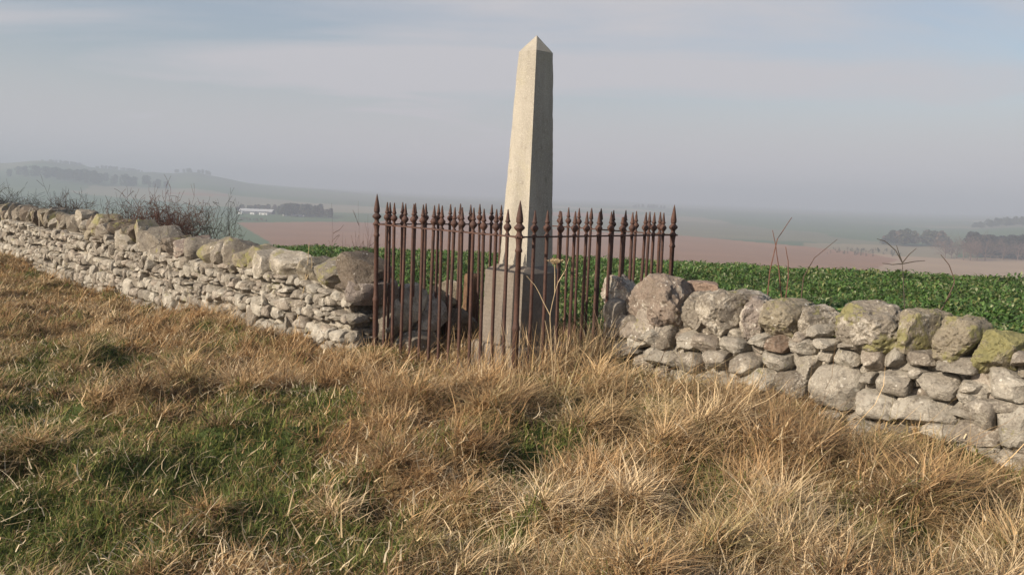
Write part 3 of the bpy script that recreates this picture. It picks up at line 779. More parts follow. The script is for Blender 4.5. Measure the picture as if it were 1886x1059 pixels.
for nm, lvs in (('shaft', [(.80, .276, .038), (2.925, .176, .058), (3.09, .004, .060)]), ('plinth', [(-.05, .402, 0), (.735, .392, .01), (.752, .372, .012), (.80, .288, .035), (.803, .27, .035)]),
                ('base_step', [(-.45, .525, 0), (-.03, .52, 0), (0.0, .50, 0), (.002, .38, 0)])):
    Vv, Q, T = prism(lvs, chip={'shaft': .0045, 'plinth': .008}.get(nm, .02))
    mesh_from(nm, Vv, [Q, T], M_GRAN if nm == 'shaft' else M_GRAN2, False, parent=mon)

# ------------------------------------------------------------------ iron railing
CF, CL, CR, CB = np.array([.048, 7.046]), np.array([-1.40, 8.567]), np.array([1.629, 8.565]), np.array([.18, 10.085])
RZ = 1.16
rail = empty('iron_railing', (.115, 8.566, 0), 'rust-brown wrought iron railing with spear finials, fencing the obelisk in a square', 'railing')
ro_ = np.array([.115, 8.566, 0])
mb = MB(); mb.lathe([(.0155, -.45), (.0155, RZ)], k=10); bar_me = mb.build('bar', M_IRON).data
mb = MB(); mb.lathe([(.0, -.008), (.021, -.006), (.024, .004), (.021, .014), (.013, .026), (.013, .036), (.024, .050), (.034, .066), (.035, .074), (.031, .086), (.018, .102), (.013, .110), (.021, .116), (.0235, .123), (.020, .131), (.0175, .136), (.015, .155), (.009, .195), (.0055, .222), (.0, .228)], k=14)
fin_me = mb.build('finial', M_IRON).data
mb = MB(); mb.lathe([(.0, -.008), (.021, -.006), (.023, .008), (.013, .02), (.013, .04), (.026, .06), (.028, .075), (.012, .10), (.0235, .112), (.025, .12), (.017, .17), (.007, .225), (.0, .238)], k=10)
fin2_me = mb.build('finial', M_IRON).data
mb = MB(); mb.lathe([(.0, -.008), (.021, -.006), (.024, .004), (.021, .014), (.013, .026), (.013, .036), (.024, .050), (.034, .066), (.035, .074), (.031, .086), (.018, .102), (.013, .110), (.021, .116), (.0235, .123), (.020, .131), (.0165, .14), (.0125, .178), (.006, .184), (.0, .183)], k=14)
fin3_me = mb.build('finial', M_IRON).data
mb = MB(); mb.lathe([(.0285, -.45), (.0285, .36), (.034, .37), (.034, .39), (.027, .41), (.0235, .45), (.0235, 1.03), (.031, 1.037), (.032, 1.05), (.026, 1.063), (.0235, 1.075), (.026, 1.12), (.032, RZ)], k=14)
post_me = mb.build('corner_post', M_IRON).data
mb = MB(); mb.lathe([(.0, -.012), (.036, -.010), (.038, .008), (.030, .016), (.022, .03), (.022, .048), (.034, .060), (.046, .074), (.047, .082), (.040, .092), (.026, .106), (.022, .118), (.029, .124), (.031, .132), (.029, .14), (.031, .148), (.026, .185), (.012, .265), (.003, .305), (.0, .31)], k=10)
pfin_me = mb.build('finial', M_IRON).data
for o in list(COL.objects):
    if o.type == 'MESH' and o.data in (bar_me, fin_me, fin2_me, fin3_me, post_me, pfin_me): bpy.data.objects.remove(o)
def put(name, me, loc, parent, rot=(0, 0, 0)):
    o = bpy.data.objects.new(name, me); COL.objects.link(o); o.parent = parent; o.location = loc; o.rotation_euler = rot
    return o
for c in (CF, CL, CR, CB):
    o = put('corner_post', post_me, (c[0] - ro_[0], c[1] - ro_[1], 0), rail, (random.uniform(-.006, .006), random.uniform(-.006, .006), 0))
    put('finial', pfin_me, (0, 0, RZ), o)
for (a, b, n, back) in ((CL, CF, 13, 0), (CF, CR, 12, 0), (CL, CB, 13, 1), (CB, CR, 12, 2)):
    d = (b - a) / np.linalg.norm(b - a); L = np.linalg.norm(b - a)
    M = np.stack([[d[0], d[1], 0], [-d[1], d[0], 0], [0, 0, 1.0]], 1)
    for zz in (RZ, -.12):
        mb = MB(); mb.box((*(((a + b) / 2) - ro_[:2]), zz), (L / 2 + .045, .017, .0065), M); mb.build('rail', M_IRON, rail, False)
    for i in range(1, n + 1):
        p = a + (b - a) * i / (n + 1) - ro_[:2]
        tl = (random.gauss(0, .0075), random.gauss(0, .0075), random.uniform(0, 6))
        o = put('bar', bar_me, (p[0], p[1], random.uniform(-.006, .004)), rail, tl)
        f = fin_me
        if back == 2 and i in (6, 7): f = fin2_me
        if (back == 0 and b is CR and i == 8) or (back == 2 and i == 3): f = fin3_me
        put('finial', f, (0, 0, RZ), o)

# weathered wooden post behind the railing
mb = MB()
c = at_y(868, 540, 9.9)
M_WOOD = flat_mat('old_wood', (.09, .05, .03), (.20, .12, .07), 20, .95, .8, .02)
hh = np.linspace(-.75, .22, 12)
an = np.linspace(0, 2 * np.pi, 17)[:-1]
V = np.array([[c[0] + (.092 + .012 * math.sin(a * 3 + z * 4) + .006 * math.sin(a * 7)) * math.cos(a), c[1] + (.085 + .01 * math.cos(a * 4)) * math.sin(a), c[2] + z + (.02 * math.sin(a * 2) if z > .2 else 0)] for z in hh for a in an])
i, j = np.meshgrid(np.arange(11), np.arange(16), indexing='ij'); j2 = (j + 1) % 16
Vc = np.concatenate([V, V[-16:].mean(0)[None] + [[0, 0, .01]]])
T = np.stack([11 * 16 + np.arange(16), 11 * 16 + (np.arange(16) + 1) % 16, np.full(16, len(Vc) - 1)], -1)
tag(mesh_from('wooden_stump', Vc, [np.stack([i * 16 + j, i * 16 + j2, (i + 1) * 16 + j2, (i + 1) * 16 + j], -1).reshape(-1, 4), T], M_WOOD, True),
    'dark weathered wooden stump behind the bars, left of the obelisk', 'wooden stump')

# ------------------------------------------------------------------ grass
def strips(root, az, th0, curl, ln, wd, nseg, psi, sag=True, head=0.0):
    n = len(root); s = np.linspace(0, 1, nseg + 1)
    th = th0[:, None] + curl[:, None] * s[None] ** 1.2
    kink = np.where(rng.random(n) < .42, rng.normal(0, .95, n), 0); sk = rng.uniform(.25, .85, n)
    th = np.clip(th + kink[:, None] * (s[None] > sk[:, None]), -.6, 2.7)
    aza = az[:, None] + rng.normal(0, .5, n)[:, None] * s[None] + np.where(kink != 0, rng.normal(0, .7, n), 0)[:, None] * (s[None] > sk[:, None])
    ds = ln[:, None] / nseg
    thm = (th[:, 1:] + th[:, :-1]) / 2
    azm = (aza[:, 1:] + aza[:, :-1]) / 2
    hx = np.concatenate([np.zeros((n, 1)), np.cumsum(np.sin(thm) * np.cos(azm) * ds, 1)], 1)
    hy = np.concatenate([np.zeros((n, 1)), np.cumsum(np.sin(thm) * np.sin(azm) * ds, 1)], 1)
    hz = np.concatenate([np.zeros((n, 1)), np.cumsum(np.cos(thm) * ds, 1)], 1)
    if sag: hz = np.maximum(hz, -0.07 * (ln[:, None] > .13) + 0.012 + 0.02 * vnoise(np.stack([az * 9, ln * 50], -1), 3)[:, None]) * (s > 0)
    P = np.empty((n, nseg + 1, 3)); P[..., 0] = root[:, None, 0] + hx; P[..., 1] = root[:, None, 1] + hy; P[..., 2] = root[:, None, 2] + hz
    sd = np.stack([-np.sin(az + psi), np.cos(az + psi), np.zeros(n)], -1)
    w = wd[:, None] * np.clip(1 - s[None] ** 1.6, 0.12, 1) * 0.5
    w = w * rng.choice([.75, 1.0, 1.0, 1.7], n)[:, None]
    if head: w[:, nseg - 1] *= np.where(rng.random(n) < head, 2.6, 1)           # a seed head near the tip
    V = np.stack([P - sd[:, None] * w[..., None], P + sd[:, None] * w[..., None]], 2)
    b = np.arange(n)[:, None] * (nseg + 1) * 2; k = np.arange(nseg)[None] * 2
    Q = np.stack([b + k, b + k + 1, b + k + 3, b + k + 2], -1).reshape(-1, 4)
    return V.reshape(-1, 3), Q, (nseg + 1) * 2
def blades(name, parts, mat):
    Vs, Qs, Cs, o = [], [], [], 0
    for root, az, th0, curl, ln, wd, nseg, psi, col in parts:
        V, Q, m = strips(root, az, th0, curl, ln, wd, nseg, psi, head=.3 if name == 'grass_stalks' else 0)
        Vs.append(V); Qs.append(Q + o); Cs.append(np.repeat(col, m, 0)); o += len(V)
    return mesh_from(name, np.concatenate(Vs), [np.concatenate(Qs)], mat, False, np.concatenate(Cs))
def tone(x, y, n):
    """dead grass colours, drifting in patches"""
    P = np.stack([x, y], -1)
    a = fbm(P * 0.9, 91, 3); b = fbm(P * 2.4, 95, 3)
    pal = np.array([[.50, .345, .180], [.36, .222, .105], [.68, .53, .33], [.17, .105, .055], [.26, .215, .10]])
    w = np.stack([np.full(n, .9), .35 + 2.2 * np.clip(a - .48, 0, 1) * 3, .35 + 1.6 * np.clip(b - .5, 0, 1) * 3, np.full(n, .75), .15 + 1.4 * np.clip(.5 - a, 0, 1) * 3], -1)
    c = np.cumsum(w / w.sum(1)[:, None], 1); k = (rng.random(n)[:, None] > c).sum(1).clip(0, 4)
    return pal[k] * rng.uniform(.62, 1.45, (n, 1))
def wind(x, y): return np.radians(26 + 60 * (fbm(np.stack([x, y], -1) * .5, 101, 2) - .5) * 2)

# short green turf
x, y = scatter(330000, 2.3, 20)
k = near_side(x, y) & inview(x, y); x, y = x[k], y[k]
g = green_at(x, y); k = rng.random(len(x)) < np.clip(g * 1.3 + .07, 0, 1); x, y, g = x[k], y[k], g[k]
n = len(x); r = np.hypot(x, y)
gp = np.array([[.13, .160, .035], [.088, .118, .028], [.20, .215, .055], [.27, .21, .09], [.075, .09, .03]])
gc = gp[rng.choice(5, n, p=[.28, .22, .22, .18, .1])] * rng.uniform(.75, 1.25, (n, 1))
turf = (np.stack([x, y, G(x, y)], -1), rng.uniform(0, 6.28, n), rng.uniform(.1, .8, n), rng.uniform(.2, 1.6, n), rng.uniform(.035, .12, n), .0035 + .0004 * r, 3, rng.uniform(-1, 1, n), gc)
tag(blades('green_turf', [turf], M_GRASS), 'short green turf in open patches between the dead grass', 'turf', kind='stuff')

# thatch: flattened dead blades everywhere
x, y = scatter(300000, 2.3, 24, 1.15)
k = near_side(x, y) & inview(x, y); x, y = x[k], y[k]
g = green_at(x, y); k = rng.random(len(x)) > g * .66; x, y, g = x[k], y[k], g[k]
n = len(x); r = np.hypot(x, y)
thatch = (np.stack([x, y, G(x, y)], -1), np.where(rng.random(n) < .5, wind(x, y) + rng.normal(0, .9, n), rng.uniform(0, 6.28, n)), rng.uniform(.35, 1.2, n), rng.uniform(.4, 1.5, n),
          rng.uniform(.07, .22, n) * (1 - .5 * g), .0032 + .0004 * r, 4, rng.normal(0, .8, n), tone(x, y, n) * np.array([.88, .84, .80]))
# pale broken blades lying on top, every which way
x, y = scatter(52000, 2.3, 22, 1.1)
k = near_side(x, y) & inview(x, y); x, y = x[k], y[k]
k = rng.random(len(x)) < np.clip(.12 + 2.6 * (fbm(np.stack([x, y], -1) * 1.6, 141, 3) - .38), .05, 1); x, y = x[k], y[k]
n = len(x); r = np.hypot(x, y)
flk = (np.stack([x, y, G(x, y) + rng.uniform(.0, .10, n)], -1), rng.uniform(0, 6.28, n), rng.uniform(.5, 1.6, n), rng.uniform(-.4, 1.6, n), rng.uniform(.05, .16, n), .0034 + .0004 * r, 4, rng.normal(0, .9, n),
       np.array([[.66, .54, .35], [.58, .44, .25], [.66, .55, .38]])[rng.choice(3, n)] * rng.uniform(.75, 1.15, (n, 1)))
# tussocks
parts = [thatch, flk]
cnt = np.clip((165 * big * np.clip(7 / rr_, .35, 1.5)).astype(int), 20, 330)
ix = np.repeat(np.arange(nt_), cnt); n = len(ix)
az = rng.uniform(0, 2 * np.pi, n); rad = np.abs(rng.normal(0, .085, n)) * big[ix]
x = tx[ix] + np.cos(az) * rad; y = ty[ix] + np.sin(az) * rad
wv = np.stack([np.cos(wind(x, y)), np.sin(wind(x, y))], -1) * rng.uniform(.2, 1.0, n)[:, None] * (.5 + .9 * sstep(-1.5, 1.0, x))[:, None]
dv = np.stack([np.cos(az), np.sin(az)], -1) * .75 + wv; az2 = np.arctan2(dv[:, 1], dv[:, 0])
tcol = tone(tx, ty, nt_); col = tone(x, y, n) * .4 + tcol[ix] * .6
ln = rng.uniform(.12, .39, n) * big[ix] * (.7 + .3 * sstep(3.2, 5.5, rr_[ix]))
parts.append((np.stack([x, y, G(x, y) - .01], -1), az2 + rng.normal(0, 1.0, n), rng.uniform(.35, 1.35, n) + .15 * sstep(500, 1200, tpx)[ix], rng.uniform(.3, 1.5, n), ln, .0030 + .00042 * np.hypot(x, y), 5, rng.normal(0, .7, n), col))
tag(blades('dry_grass', parts, M_GRASS), 'thick straw-coloured dead grass in tussocks along the walls and railing', 'dry grass', kind='stuff')

# long wind-bent stalks
x, y = scatter(17000, 2.4, 24, 1.05)
k = near_side(x, y, .02) & inview(x, y); x, y = x[k], y[k]
g = green_at(x, y); px, py, d = proj(np.stack([x, y, ground(x, y)], -1))
dens = np.clip(.25 + .75 * sstep(600, 1150, px) + .45 * np.exp(-((py - 640) / 90) ** 2), 0, 1) * (1 - sstep(.25, .6, g)) * np.clip(.15 + 2.4 * (fbm(np.stack([x, y], -1) * 1.1, 121, 3) - .33), .1, 1)
k = rng.random(len(x)) < dens; x, y, px = x[k], y[k], px[k]
n = len(x); r = np.hypot(x, y)
ln = rng.uniform(.22, .66, n) * (.6 + .4 * sstep(3.2, 5.5, r)) * (.55 + .57 * sstep(600, 1300, px))
st = (np.stack([x, y, G(x, y)], -1), wind(x, y) + rng.normal(0, .6, n), np.clip(rng.normal(.66 + .50 * sstep(600, 1200, px), .25, n), 0, 1.3), rng.uniform(-.05, .75, n), ln, .0022 + .00038 * r, 5, rng.normal(0, .6, n), tone(x, y, n) * 1.12)
# taller stems crowding the foot of the railing
q = rng.random(900); w_ = rng.random(900) < .85
bx = np.where(w_, .12 + .85 * q, -.05 - .45 * q ** 2) + rng.normal(0, .07, 900); by = np.where(w_, 7.0 + .80 * q, 7.02 + .47 * q ** 2) + rng.normal(0, .09, 900) - .05
bx = np.concatenate([bx, rng.uniform(-.62, .02, 120)]); by = np.concatenate([by, rng.uniform(7.75, 8.35, 120)])
kk = near_side(bx, by, .0); bx, by = bx[kk], by[kk]; n = len(bx)
st2 = (np.stack([bx, by, G(bx, by)], -1), np.radians(20) + rng.normal(0, 1.2, n), rng.uniform(.05, .75, n), rng.uniform(-.1, .7, n), rng.uniform(.22, .60, n), .0035 + .002 * rng.random(n), 5, rng.normal(0, .6, n), tone(bx, by, n) * 1.1)
tag(blades('grass_stalks', [st, st2], M_GRASS), 'long pale grass stalks bent over by the wind', 'grass stalks', kind='stuff')

# rough grass on the field margin behind the walls
x = rng.uniform(-16, 9, 60000); y = rng.uniform(5, 27, 60000)
side = (x - .05) * .729 + (y - 7.0) * .685
k = ~near_side(x, y) & (side > .2) & (side < 4.2) & inview(x, y, .3)
x, y, side = x[k], y[k], side[k]
k = rng.random(len(x)) < np.clip(1.7 - side * .5 + .8 * (x > 2.5), .1, 1) ; x, y = x[k], y[k]
sl_ = np.abs((x - lf.A[0]) * lf.n[0] + (y - lf.A[1]) * lf.n[1]) > .3
sr_ = np.abs((x - rf.A[0]) * rf.n[0] + (y - rf.A[1]) * rf.n[1]) > .3
k = np.where(x < 0, sl_, sr_); x, y = x[k], y[k]
n = len(x); mc = np.where(rng.random(n)[:, None] < .5, tone(x, y, n), gp[rng.choice(5, n)])
mg = (np.stack([x, y, G(x, y)], -1), rng.uniform(0, 6.28, n), rng.uniform(.05, .6, n), rng.uniform(.1, 1.3, n), rng.uniform(.12, .42, n), np.full(n, .006), 4, rng.normal(0, .7, n), mc)
tag(blades('margin_grass', [mg], M_GRASS), 'rough mixed grass on the field edge behind the walls', 'rough grass', kind='stuff')

# leafy green crop beyond the wall
x = rng.uniform(-9, 24, 150000); y = rng.uniform(8, 32, 150000)
px, py, d = proj(np.stack([x, y, ground(x, y) + .1], -1)); side = (x - .05) * .729 + (y - 7.0) * .685
lim = np.where(px > 1300, 2.3 + 2.2 * sstep(1450, 1886, px), 2.5)
k = (px > 380) & (px < 2250) & (side > lim + (fbm(np.stack([x, y], -1) * .6, 131, 2) - .5) * 2) & (np.hypot(x, y) < 29) & (rng.random(150000) < np.clip(13 / np.maximum(d, 1), .3, 1) * .62)
x, y, d = x[k], y[k], d[k]; n = len(x)
vig = .55 + .9 * fbm(np.stack([x, y], -1) * 1.2, 135, 3)
nl = 7; ix = np.repeat(np.arange(n), nl); m = n * nl
a = rng.uniform(0, 6.28, m); el = rng.uniform(.15, 1.25, m); L_ = rng.uniform(.04, .095, m) * vig[ix]; wd_ = L_ * rng.uniform(.32, .55, m)
root = np.stack([x[ix], y[ix], G(x[ix], y[ix]) + rng.uniform(.0, .13, m) * vig[ix]], -1) + np.stack([rng.normal(0, .05, m), rng.normal(0, .05, m), np.zeros(m)], -1)
dv = np.stack([np.cos(a) * np.cos(el), np.sin(a) * np.cos(el), np.sin(el)], -1); sv = np.stack([-np.sin(a), np.cos(a), rng.normal(0, .3, m)], -1)
drv = np.stack([np.cos(a) * np.cos(el - .7), np.sin(a) * np.cos(el - .7), np.sin(el - .7)], -1)
mid = root + dv * L_[:, None]; tip = mid + drv * (L_ * .8)[:, None]; nu_ = np.cross(dv, sv)
V = np.stack([root + dv * (L_ * .25)[:, None], mid + sv * wd_[:, None] * .5 + nu_ * wd_[:, None] * .12, tip, mid - sv * wd_[:, None] * .5 + nu_ * wd_[:, None] * .12, mid], 1)
b = np.arange(m) * 5
T = np.concatenate([np.stack([b, b + 1, b + 4], -1), np.stack([b + 1, b + 2, b + 4], -1), np.stack([b + 2, b + 3, b + 4], -1), np.stack([b + 3, b, b + 4], -1)])
cp = np.array([[.065, .125, .028], [.050, .100, .026], [.095, .155, .040], [.15, .16, .055], [.24, .26, .14]])
cc = cp[rng.choice(5, m, p=[.32, .22, .22, .16, .08])] * rng.uniform(.85, 1.45, (m, 1))
tag(mesh_from('leafy_crop', V.reshape(-1, 3), [T], M_LEAF, False, np.repeat(cc, 5, 0)), 'dark green leafy crop covering the near field behind the walls', 'crop', kind='stuff')

# ------------------------------------------------------------------ stalks, brambles, bare shrubs
def twig_path(p, d, L, n=6, wob=.15, up_=.0, r=random):
    P = [np.array(p, float)]; d = np.array(d, float); d /= np.linalg.norm(d)
    for _ in range(n):
        d = d + np.array([r.gauss(0, wob), r.gauss(0, wob), r.gauss(0, wob) + up_]); d /= np.linalg.norm(d)
        P.append(P[-1] + d * L / n)
    return np.array(P)
def grow(mb, p, d, L, rad, depth, spread=.7, r=random, rmin=0.0):
    P = twig_path(p, d, L, 5, .13, .02, r)
    mb.tube(P, np.maximum(np.linspace(rad, rad * .5, len(P)), rmin), 4)
    if depth == 0: return
    for k in range(r.randint(3, 5)):
        i = r.randint(1, len(P) - 1); t = P[i] - P[i - 1]; t /= np.linalg.norm(t)
        s = np.array([r.gauss(0, 1), r.gauss(0, 1), r.gauss(.15, .7)]); s -= t * (s @ t); s /= np.linalg.norm(s) + 1e-9
        grow(mb, P[i], t * .75 + s * spread, L * r.uniform(.42, .72), rad * .58, depth - 1, spread, r, rmin)
M_TWIG = flat_mat('reddish_twigs', (.12, .058, .042), (.19, .10, .072), 6)
M_TWIG2 = flat_mat('dark_grey_twigs', (.055, .045, .035), (.12, .10, .08), 6)
M_TWIG3 = flat_mat('brown_twigs', (.085, .055, .042), (.15, .10, .075), 6)
def shrub(px0, px1, pytop, y, stems, mat, label, depth=3, rad=.011, group='leafless shrubs behind the left wall', seed=1):
    r = random.Random(seed)
    cx = (at_y((px0 + px1) / 2, pytop, y)); zt = cx[2]; zg = float(ground(cx[0], cx[1])); H = zt - zg; wdt = (px1 - px0) * y / F
    o = empty('bare_shrub', (cx[0], cx[1], zg), label, 'shrub', group)
    mb = MB()
    for i in range(stems):
        fx = (i + .5) / stems - .5
        p = np.array([fx * wdt * .62 + r.gauss(0, .06), r.gauss(0, .15), -.05])
        d = np.array([fx * wdt / max(H, .5) * .7 + r.gauss(0, .25), r.gauss(0, .2), 1.0])
        grow(mb, p, d, H * r.uniform(.62, .88), rad * r.uniform(.8, 1.2), depth, .8, r, .0038)
    V = np.concatenate(mb.v); sx = wdt * .5 / np.quantile(np.abs(V[:, 0]), .985); sz = H / np.quantile(V[:, 2], .995)
    mb.v = [v * np.array([min(1.3, sx), 1, min(1.2, sz)]) for v in mb.v]
    mb.build('branches', mat, o)
shrub(-60, 75, 345, 22.5, 45, M_TWIG2, 'dark leafless shrub behind the wall at the far left end', seed=3, rad=.016)
shrub(92, 170, 358, 18.8, 45, M_TWIG3, 'small brown leafless shrub above the far part of the left wall, between two bigger ones', seed=5, rad=.013)
shrub(196, 262, 362, 16.2, 9, M_TWIG3, 'thin brown leafless shrub just left of the dense reddish shrub', seed=8, depth=3)
shrub(225, 372, 370, 15.4, 95, M_TWIG, 'dense reddish leafless shrub rising behind the left wall', seed=9)
shrub(362, 448, 368, 13.4, 10, M_TWIG2, 'dark grey leafless shrub just right of the dense reddish shrub', seed=14, depth=3, rad=.013)
shrub(605, 640, 405, 10.7, 6, M_TWIG, 'sparse red twigs between the white-topped boulder and the railing', seed=21, depth=2, rad=.006)
shrub(640, 700, 398, 10.4, 16, M_TWIG, 'tangled red twigs just left of the railing corner post', seed=24, depth=2, rad=.006)
def stalk(name, label, cat, paths, mat, rad, group=None):
    base = np.array(paths[0][0]); o = empty(name, tuple(base), label, cat, group)
    mb = MB()
    for P in paths:
        P = np.array(P, float) - base
        t = np.linspace(0, 1, len(P)); tt = np.linspace(0, 1, 4 * len(P)); Q = np.stack([np.interp(tt, t, P[:, i]) for i in range(3)], -1)
        Q = Q + (fbm(Q * 8 + 3, 5, 2)[:, None] - .5) * .02 * np.minimum(tt, .5)[:, None]
        mb.tube(Q, np.linspace(rad, rad * .45, len(Q)), 5)
    mb.build('stem', mat, o)
    return o
def pts(lst, y): return [at_y(a, b, y) for a, b in lst]
stalk('bramble_stem', 'tall crossed red bramble stems behind the right wall', 'bramble stem', [pts([(1408, 600), (1418, 500), (1432, 440), (1458, 401)], 8.6), pts([(1444, 600), (1435, 500), (1430, 460), (1423, 424)], 8.7), pts([(1440, 610), (1452, 510), (1452, 480), (1447, 455)], 8.5)], M_TWIG, .008, 'bramble stems behind the right wall')
stalk('bramble_stem', 'arching brown bramble stem behind the rounded greenish stone', 'bramble stem', [pts([(1470, 600), (1480, 510), (1500, 475), (1542, 441)], 8.6)], M_TWIG3, .006, 'bramble stems behind the right wall')
stalk('bramble_stem', 'bramble stem forking into four tips above the huge lichened boulder', 'bramble stem', [pts([(1668, 600), (1664, 520), (1662, 484)], 8.2), pts([(1662, 484), (1650, 462), (1630, 444), (1615, 440)], 8.2), pts([(1662, 484), (1675, 468), (1688, 457)], 8.2), pts([(1662, 484), (1655, 465), (1651, 452)], 8.25), pts([(1662, 486), (1685, 481), (1704, 480)], 8.15), pts([(1662, 486), (1645, 487), (1625, 485)], 8.15)], M_TWIG2, .006, 'bramble stems behind the right wall')
stalk('bramble_stem', 'pale curved bramble stem behind the yellow stone near the right edge', 'bramble stem', [pts([(1715, 600), (1740, 560), (1759, 520), (1748, 488), (1733, 469)], 8.0), pts([(1715, 600), (1735, 568), (1752, 540)], 8.05)], M_TWIG3, .007, 'bramble stems behind the right wall')
M_STRAW = flat_mat('straw', (.42, .31, .18), (.60, .47, .29), 9)
# dead hogweed stalk in front of the railing
hy = 6.72
hg = stalk('dead_hogweed', 'dead hogweed stalk with a flat seed head in front of the railing', 'dead plant', [pts([(1020, 720), (1016, 650), (1013, 580), (1022, 540), (1028, 520)], hy), pts([(1022, 540), (1022, 500), (1021, 487)], hy), pts([(1013, 580), (1000, 555), (985, 525), (970, 508)], hy), pts([(1028, 520), (1040, 500), (1048, 476)], hy), pts([(1016, 650), (1008, 610), (1004, 590)], hy), pts([(1020, 720), (1024, 640), (1020, 600)], hy + .03)], M_STRAW, .0042)
mb = MB(); uc = at_y(1021, 487, hy) - np.array(hg.location); r = random.Random(4)
for i in range(46):
    a, q = r.uniform(0, 6.28), math.sqrt(r.random()) * .062
    e = uc + np.array([q * math.cos(a), q * math.sin(a), .034 - q * q * 3 + r.uniform(-.004, .006)])
    mb.tube([uc, (uc + e) / 2 + np.array([0, 0, -.003]), e], [.0014, .001, .0008], 3)
    for _ in range(4):
        e2 = e + np.array([r.gauss(0, .008), r.gauss(0, .008), r.uniform(.002, .012)]); mb.tube([e, e2], [.0012, .0028], 3)
mb.build('seed_head', M_STRAW, hg)
stalk('dead_hogweed', 'thin pale dead stalk leaning on the left wall by the white-topped boulder', 'dead plant', [pts([(540, 620), (560, 530), (567, 480), (569, 447)], 9.3), pts([(562, 520), (575, 490), (572, 470)], 9.3)], M_STRAW, .006)

# moss cushions at the feet of the railing posts
x, y = [], []
for cx, cy, s, q in ((.10, 6.86, .16, 9000), (-1.36, 8.36, .2, 7000)):
    x.append(rng.normal(cx, s, q)); y.append(rng.normal(cy, s * .6, q))
x, y = np.concatenate(x), np.concatenate(y); n = len(x)
ms = (np.stack([x, y, G(x, y) + .02 * rng.random(n)], -1), rng.uniform(0, 6.28, n), rng.uniform(0, 1.2, n), rng.uniform(0, 1, n), rng.uniform(.02, .09, n), np.full(n, .006), 3, rng.normal(0, 1, n),
      np.array([[.16, .15, .03], [.11, .12, .025], [.20, .17, .05]])[rng.choice(3, n)] * rng.uniform(.7, 1.2, (n, 1)))
tag(blades('moss', [ms], M_GRASS), 'yellow-green moss cushions at the foot of the railing posts', 'moss', kind='stuff')

# ------------------------------------------------------------------ far farmland: woods, hedges, farm
def crown(r, h, w, n, kind, leaf):
    """leaf-clump quads filling a crown of height h standing on z=0"""
    u = r.random(n); a = r.uniform(0, 6.28, n)
    if kind == 'conifer':
        z = .08 + .92 * u ** .8; rad = w / 2 * (1 - z) ** .75 * np.sqrt(r.random(n)) * (1 + .35 * np.sin(a * 3 + z * 9)) + .02 * w
    else:
        z = .18 + .82 * u; rad = w / 2 * np.sin(np.clip((z - .1) / .95, 0, 1) * np.pi) ** .6 * np.sqrt(r.random(n)) * (1 + .3 * np.sin(a * 2 + z * 7))
    c = np.stack([rad * np.cos(a), rad * np.sin(a), z * h], -1)
    t1 = r.normal(size=(n, 3)); t1 /= np.linalg.norm(t1, axis=1)[:, None]; t2 = np.cross(t1, r.normal(size=(n, 3))); t2 /= np.linalg.norm(t2, axis=1)[:, None]
    s = leaf * r.uniform(.5, 1.2, n)[:, None]
    V = np.stack([c - t1 * s, c + t2 * s * .6, c + t1 * s, c - t2 * s * .6], 1)
    return V.reshape(-1, 3), np.arange(4 * n).reshape(-1, 4)
def far_wood(name, label, p0, p1, n, hgt, D0, D1, pal, kind='mixed', seed=1, cat='wood', quads=260):
    r = np.random.default_rng(seed); Vs, Qs, Cs, o = [], [], [], 0
    for i in range(n):
        px = r.uniform(p0, p1); D = r.uniform(D0, D1); x = (px - 943) / F * D; z = float(ground(x, D))
        edge = min(1, .55 + 3 * min(px - p0, p1 - px) / (p1 - p0))
        h = hgt * r.uniform(.7, 1.1) * edge
        V, Q = crown(r, h, h * r.uniform(.5, .95), quads, 'conifer' if kind == 'conifer' else 'round', h * .09)
        Vs.append(V + [x, D, z]); Qs.append(Q + o); o += len(V)
        Cs.append(np.array(pal[r.integers(len(pal))]) * r.uniform(.75, 1.25, (len(V) // 4, 1)).repeat(4, 0))
    tag(mesh_from(name, np.concatenate(Vs), [np.concatenate(Qs)], M_FAR, False, np.concatenate(Cs)), label, cat, kind='stuff')
DG, BG, BR = (.022, .034, .018), (.05, .055, .03), (.115, .085, .06)
far_wood('far_wood', 'dark strip of woodland on the hazy left hillside', 10, 305, 75, 24, 1750, 1880, [DG, BG], seed=2)
far_wood('far_wood', 'faint trees along the crest of the left hill', 315, 395, 20, 14, 2650, 2750, [DG, BG], seed=3)
far_wood('far_wood', 'faint wood on the highest crest of the far left hill', 70, 158, 40, 11, 2680, 2780, [DG, BG], seed=31)
far_wood('far_wood', 'faint wood on the lower shoulder of the left hill', 172, 262, 40, 11, 2680, 2780, [DG, BG], seed=32)
far_wood('far_wood', 'dark wood beside the white farm buildings', 505, 612, 60, 15, 1090, 1190, [DG, BG], seed=4)
far_wood('far_wood', 'low trees behind the long farm shed', 430, 520, 34, 10, 1210, 1290, [BG, BR], seed=5)
far_wood('far_wood', 'thin dark plantation on the far hill beyond the right corner of the railing', 1160, 1222, 22, 13, 2700, 2780, [DG], seed=6)
far_wood('far_wood', 'faint belt of trees in front of the right-hand hill', 1620, 1745, 46, 16, 900, 960, [BG, DG, BR], seed=7)
far_wood('far_wood', 'flat-topped wood on the hill at the far right', 1782, 2010, 80, 16, 1490, 1600, [DG, BG], seed=8)
far_wood('field_scrub', 'low scrub along the edge of the red field', 1520, 1660, 60, 3.2, 690, 800, [BR, BG], seed=9, cat='scrub', quads=90)
far_wood('field_hedge', 'dark hedge between the farm and the red field', 430, 490, 26, 3.5, 925, 960, [BG, BR], seed=10, cat='hedge', quads=80)

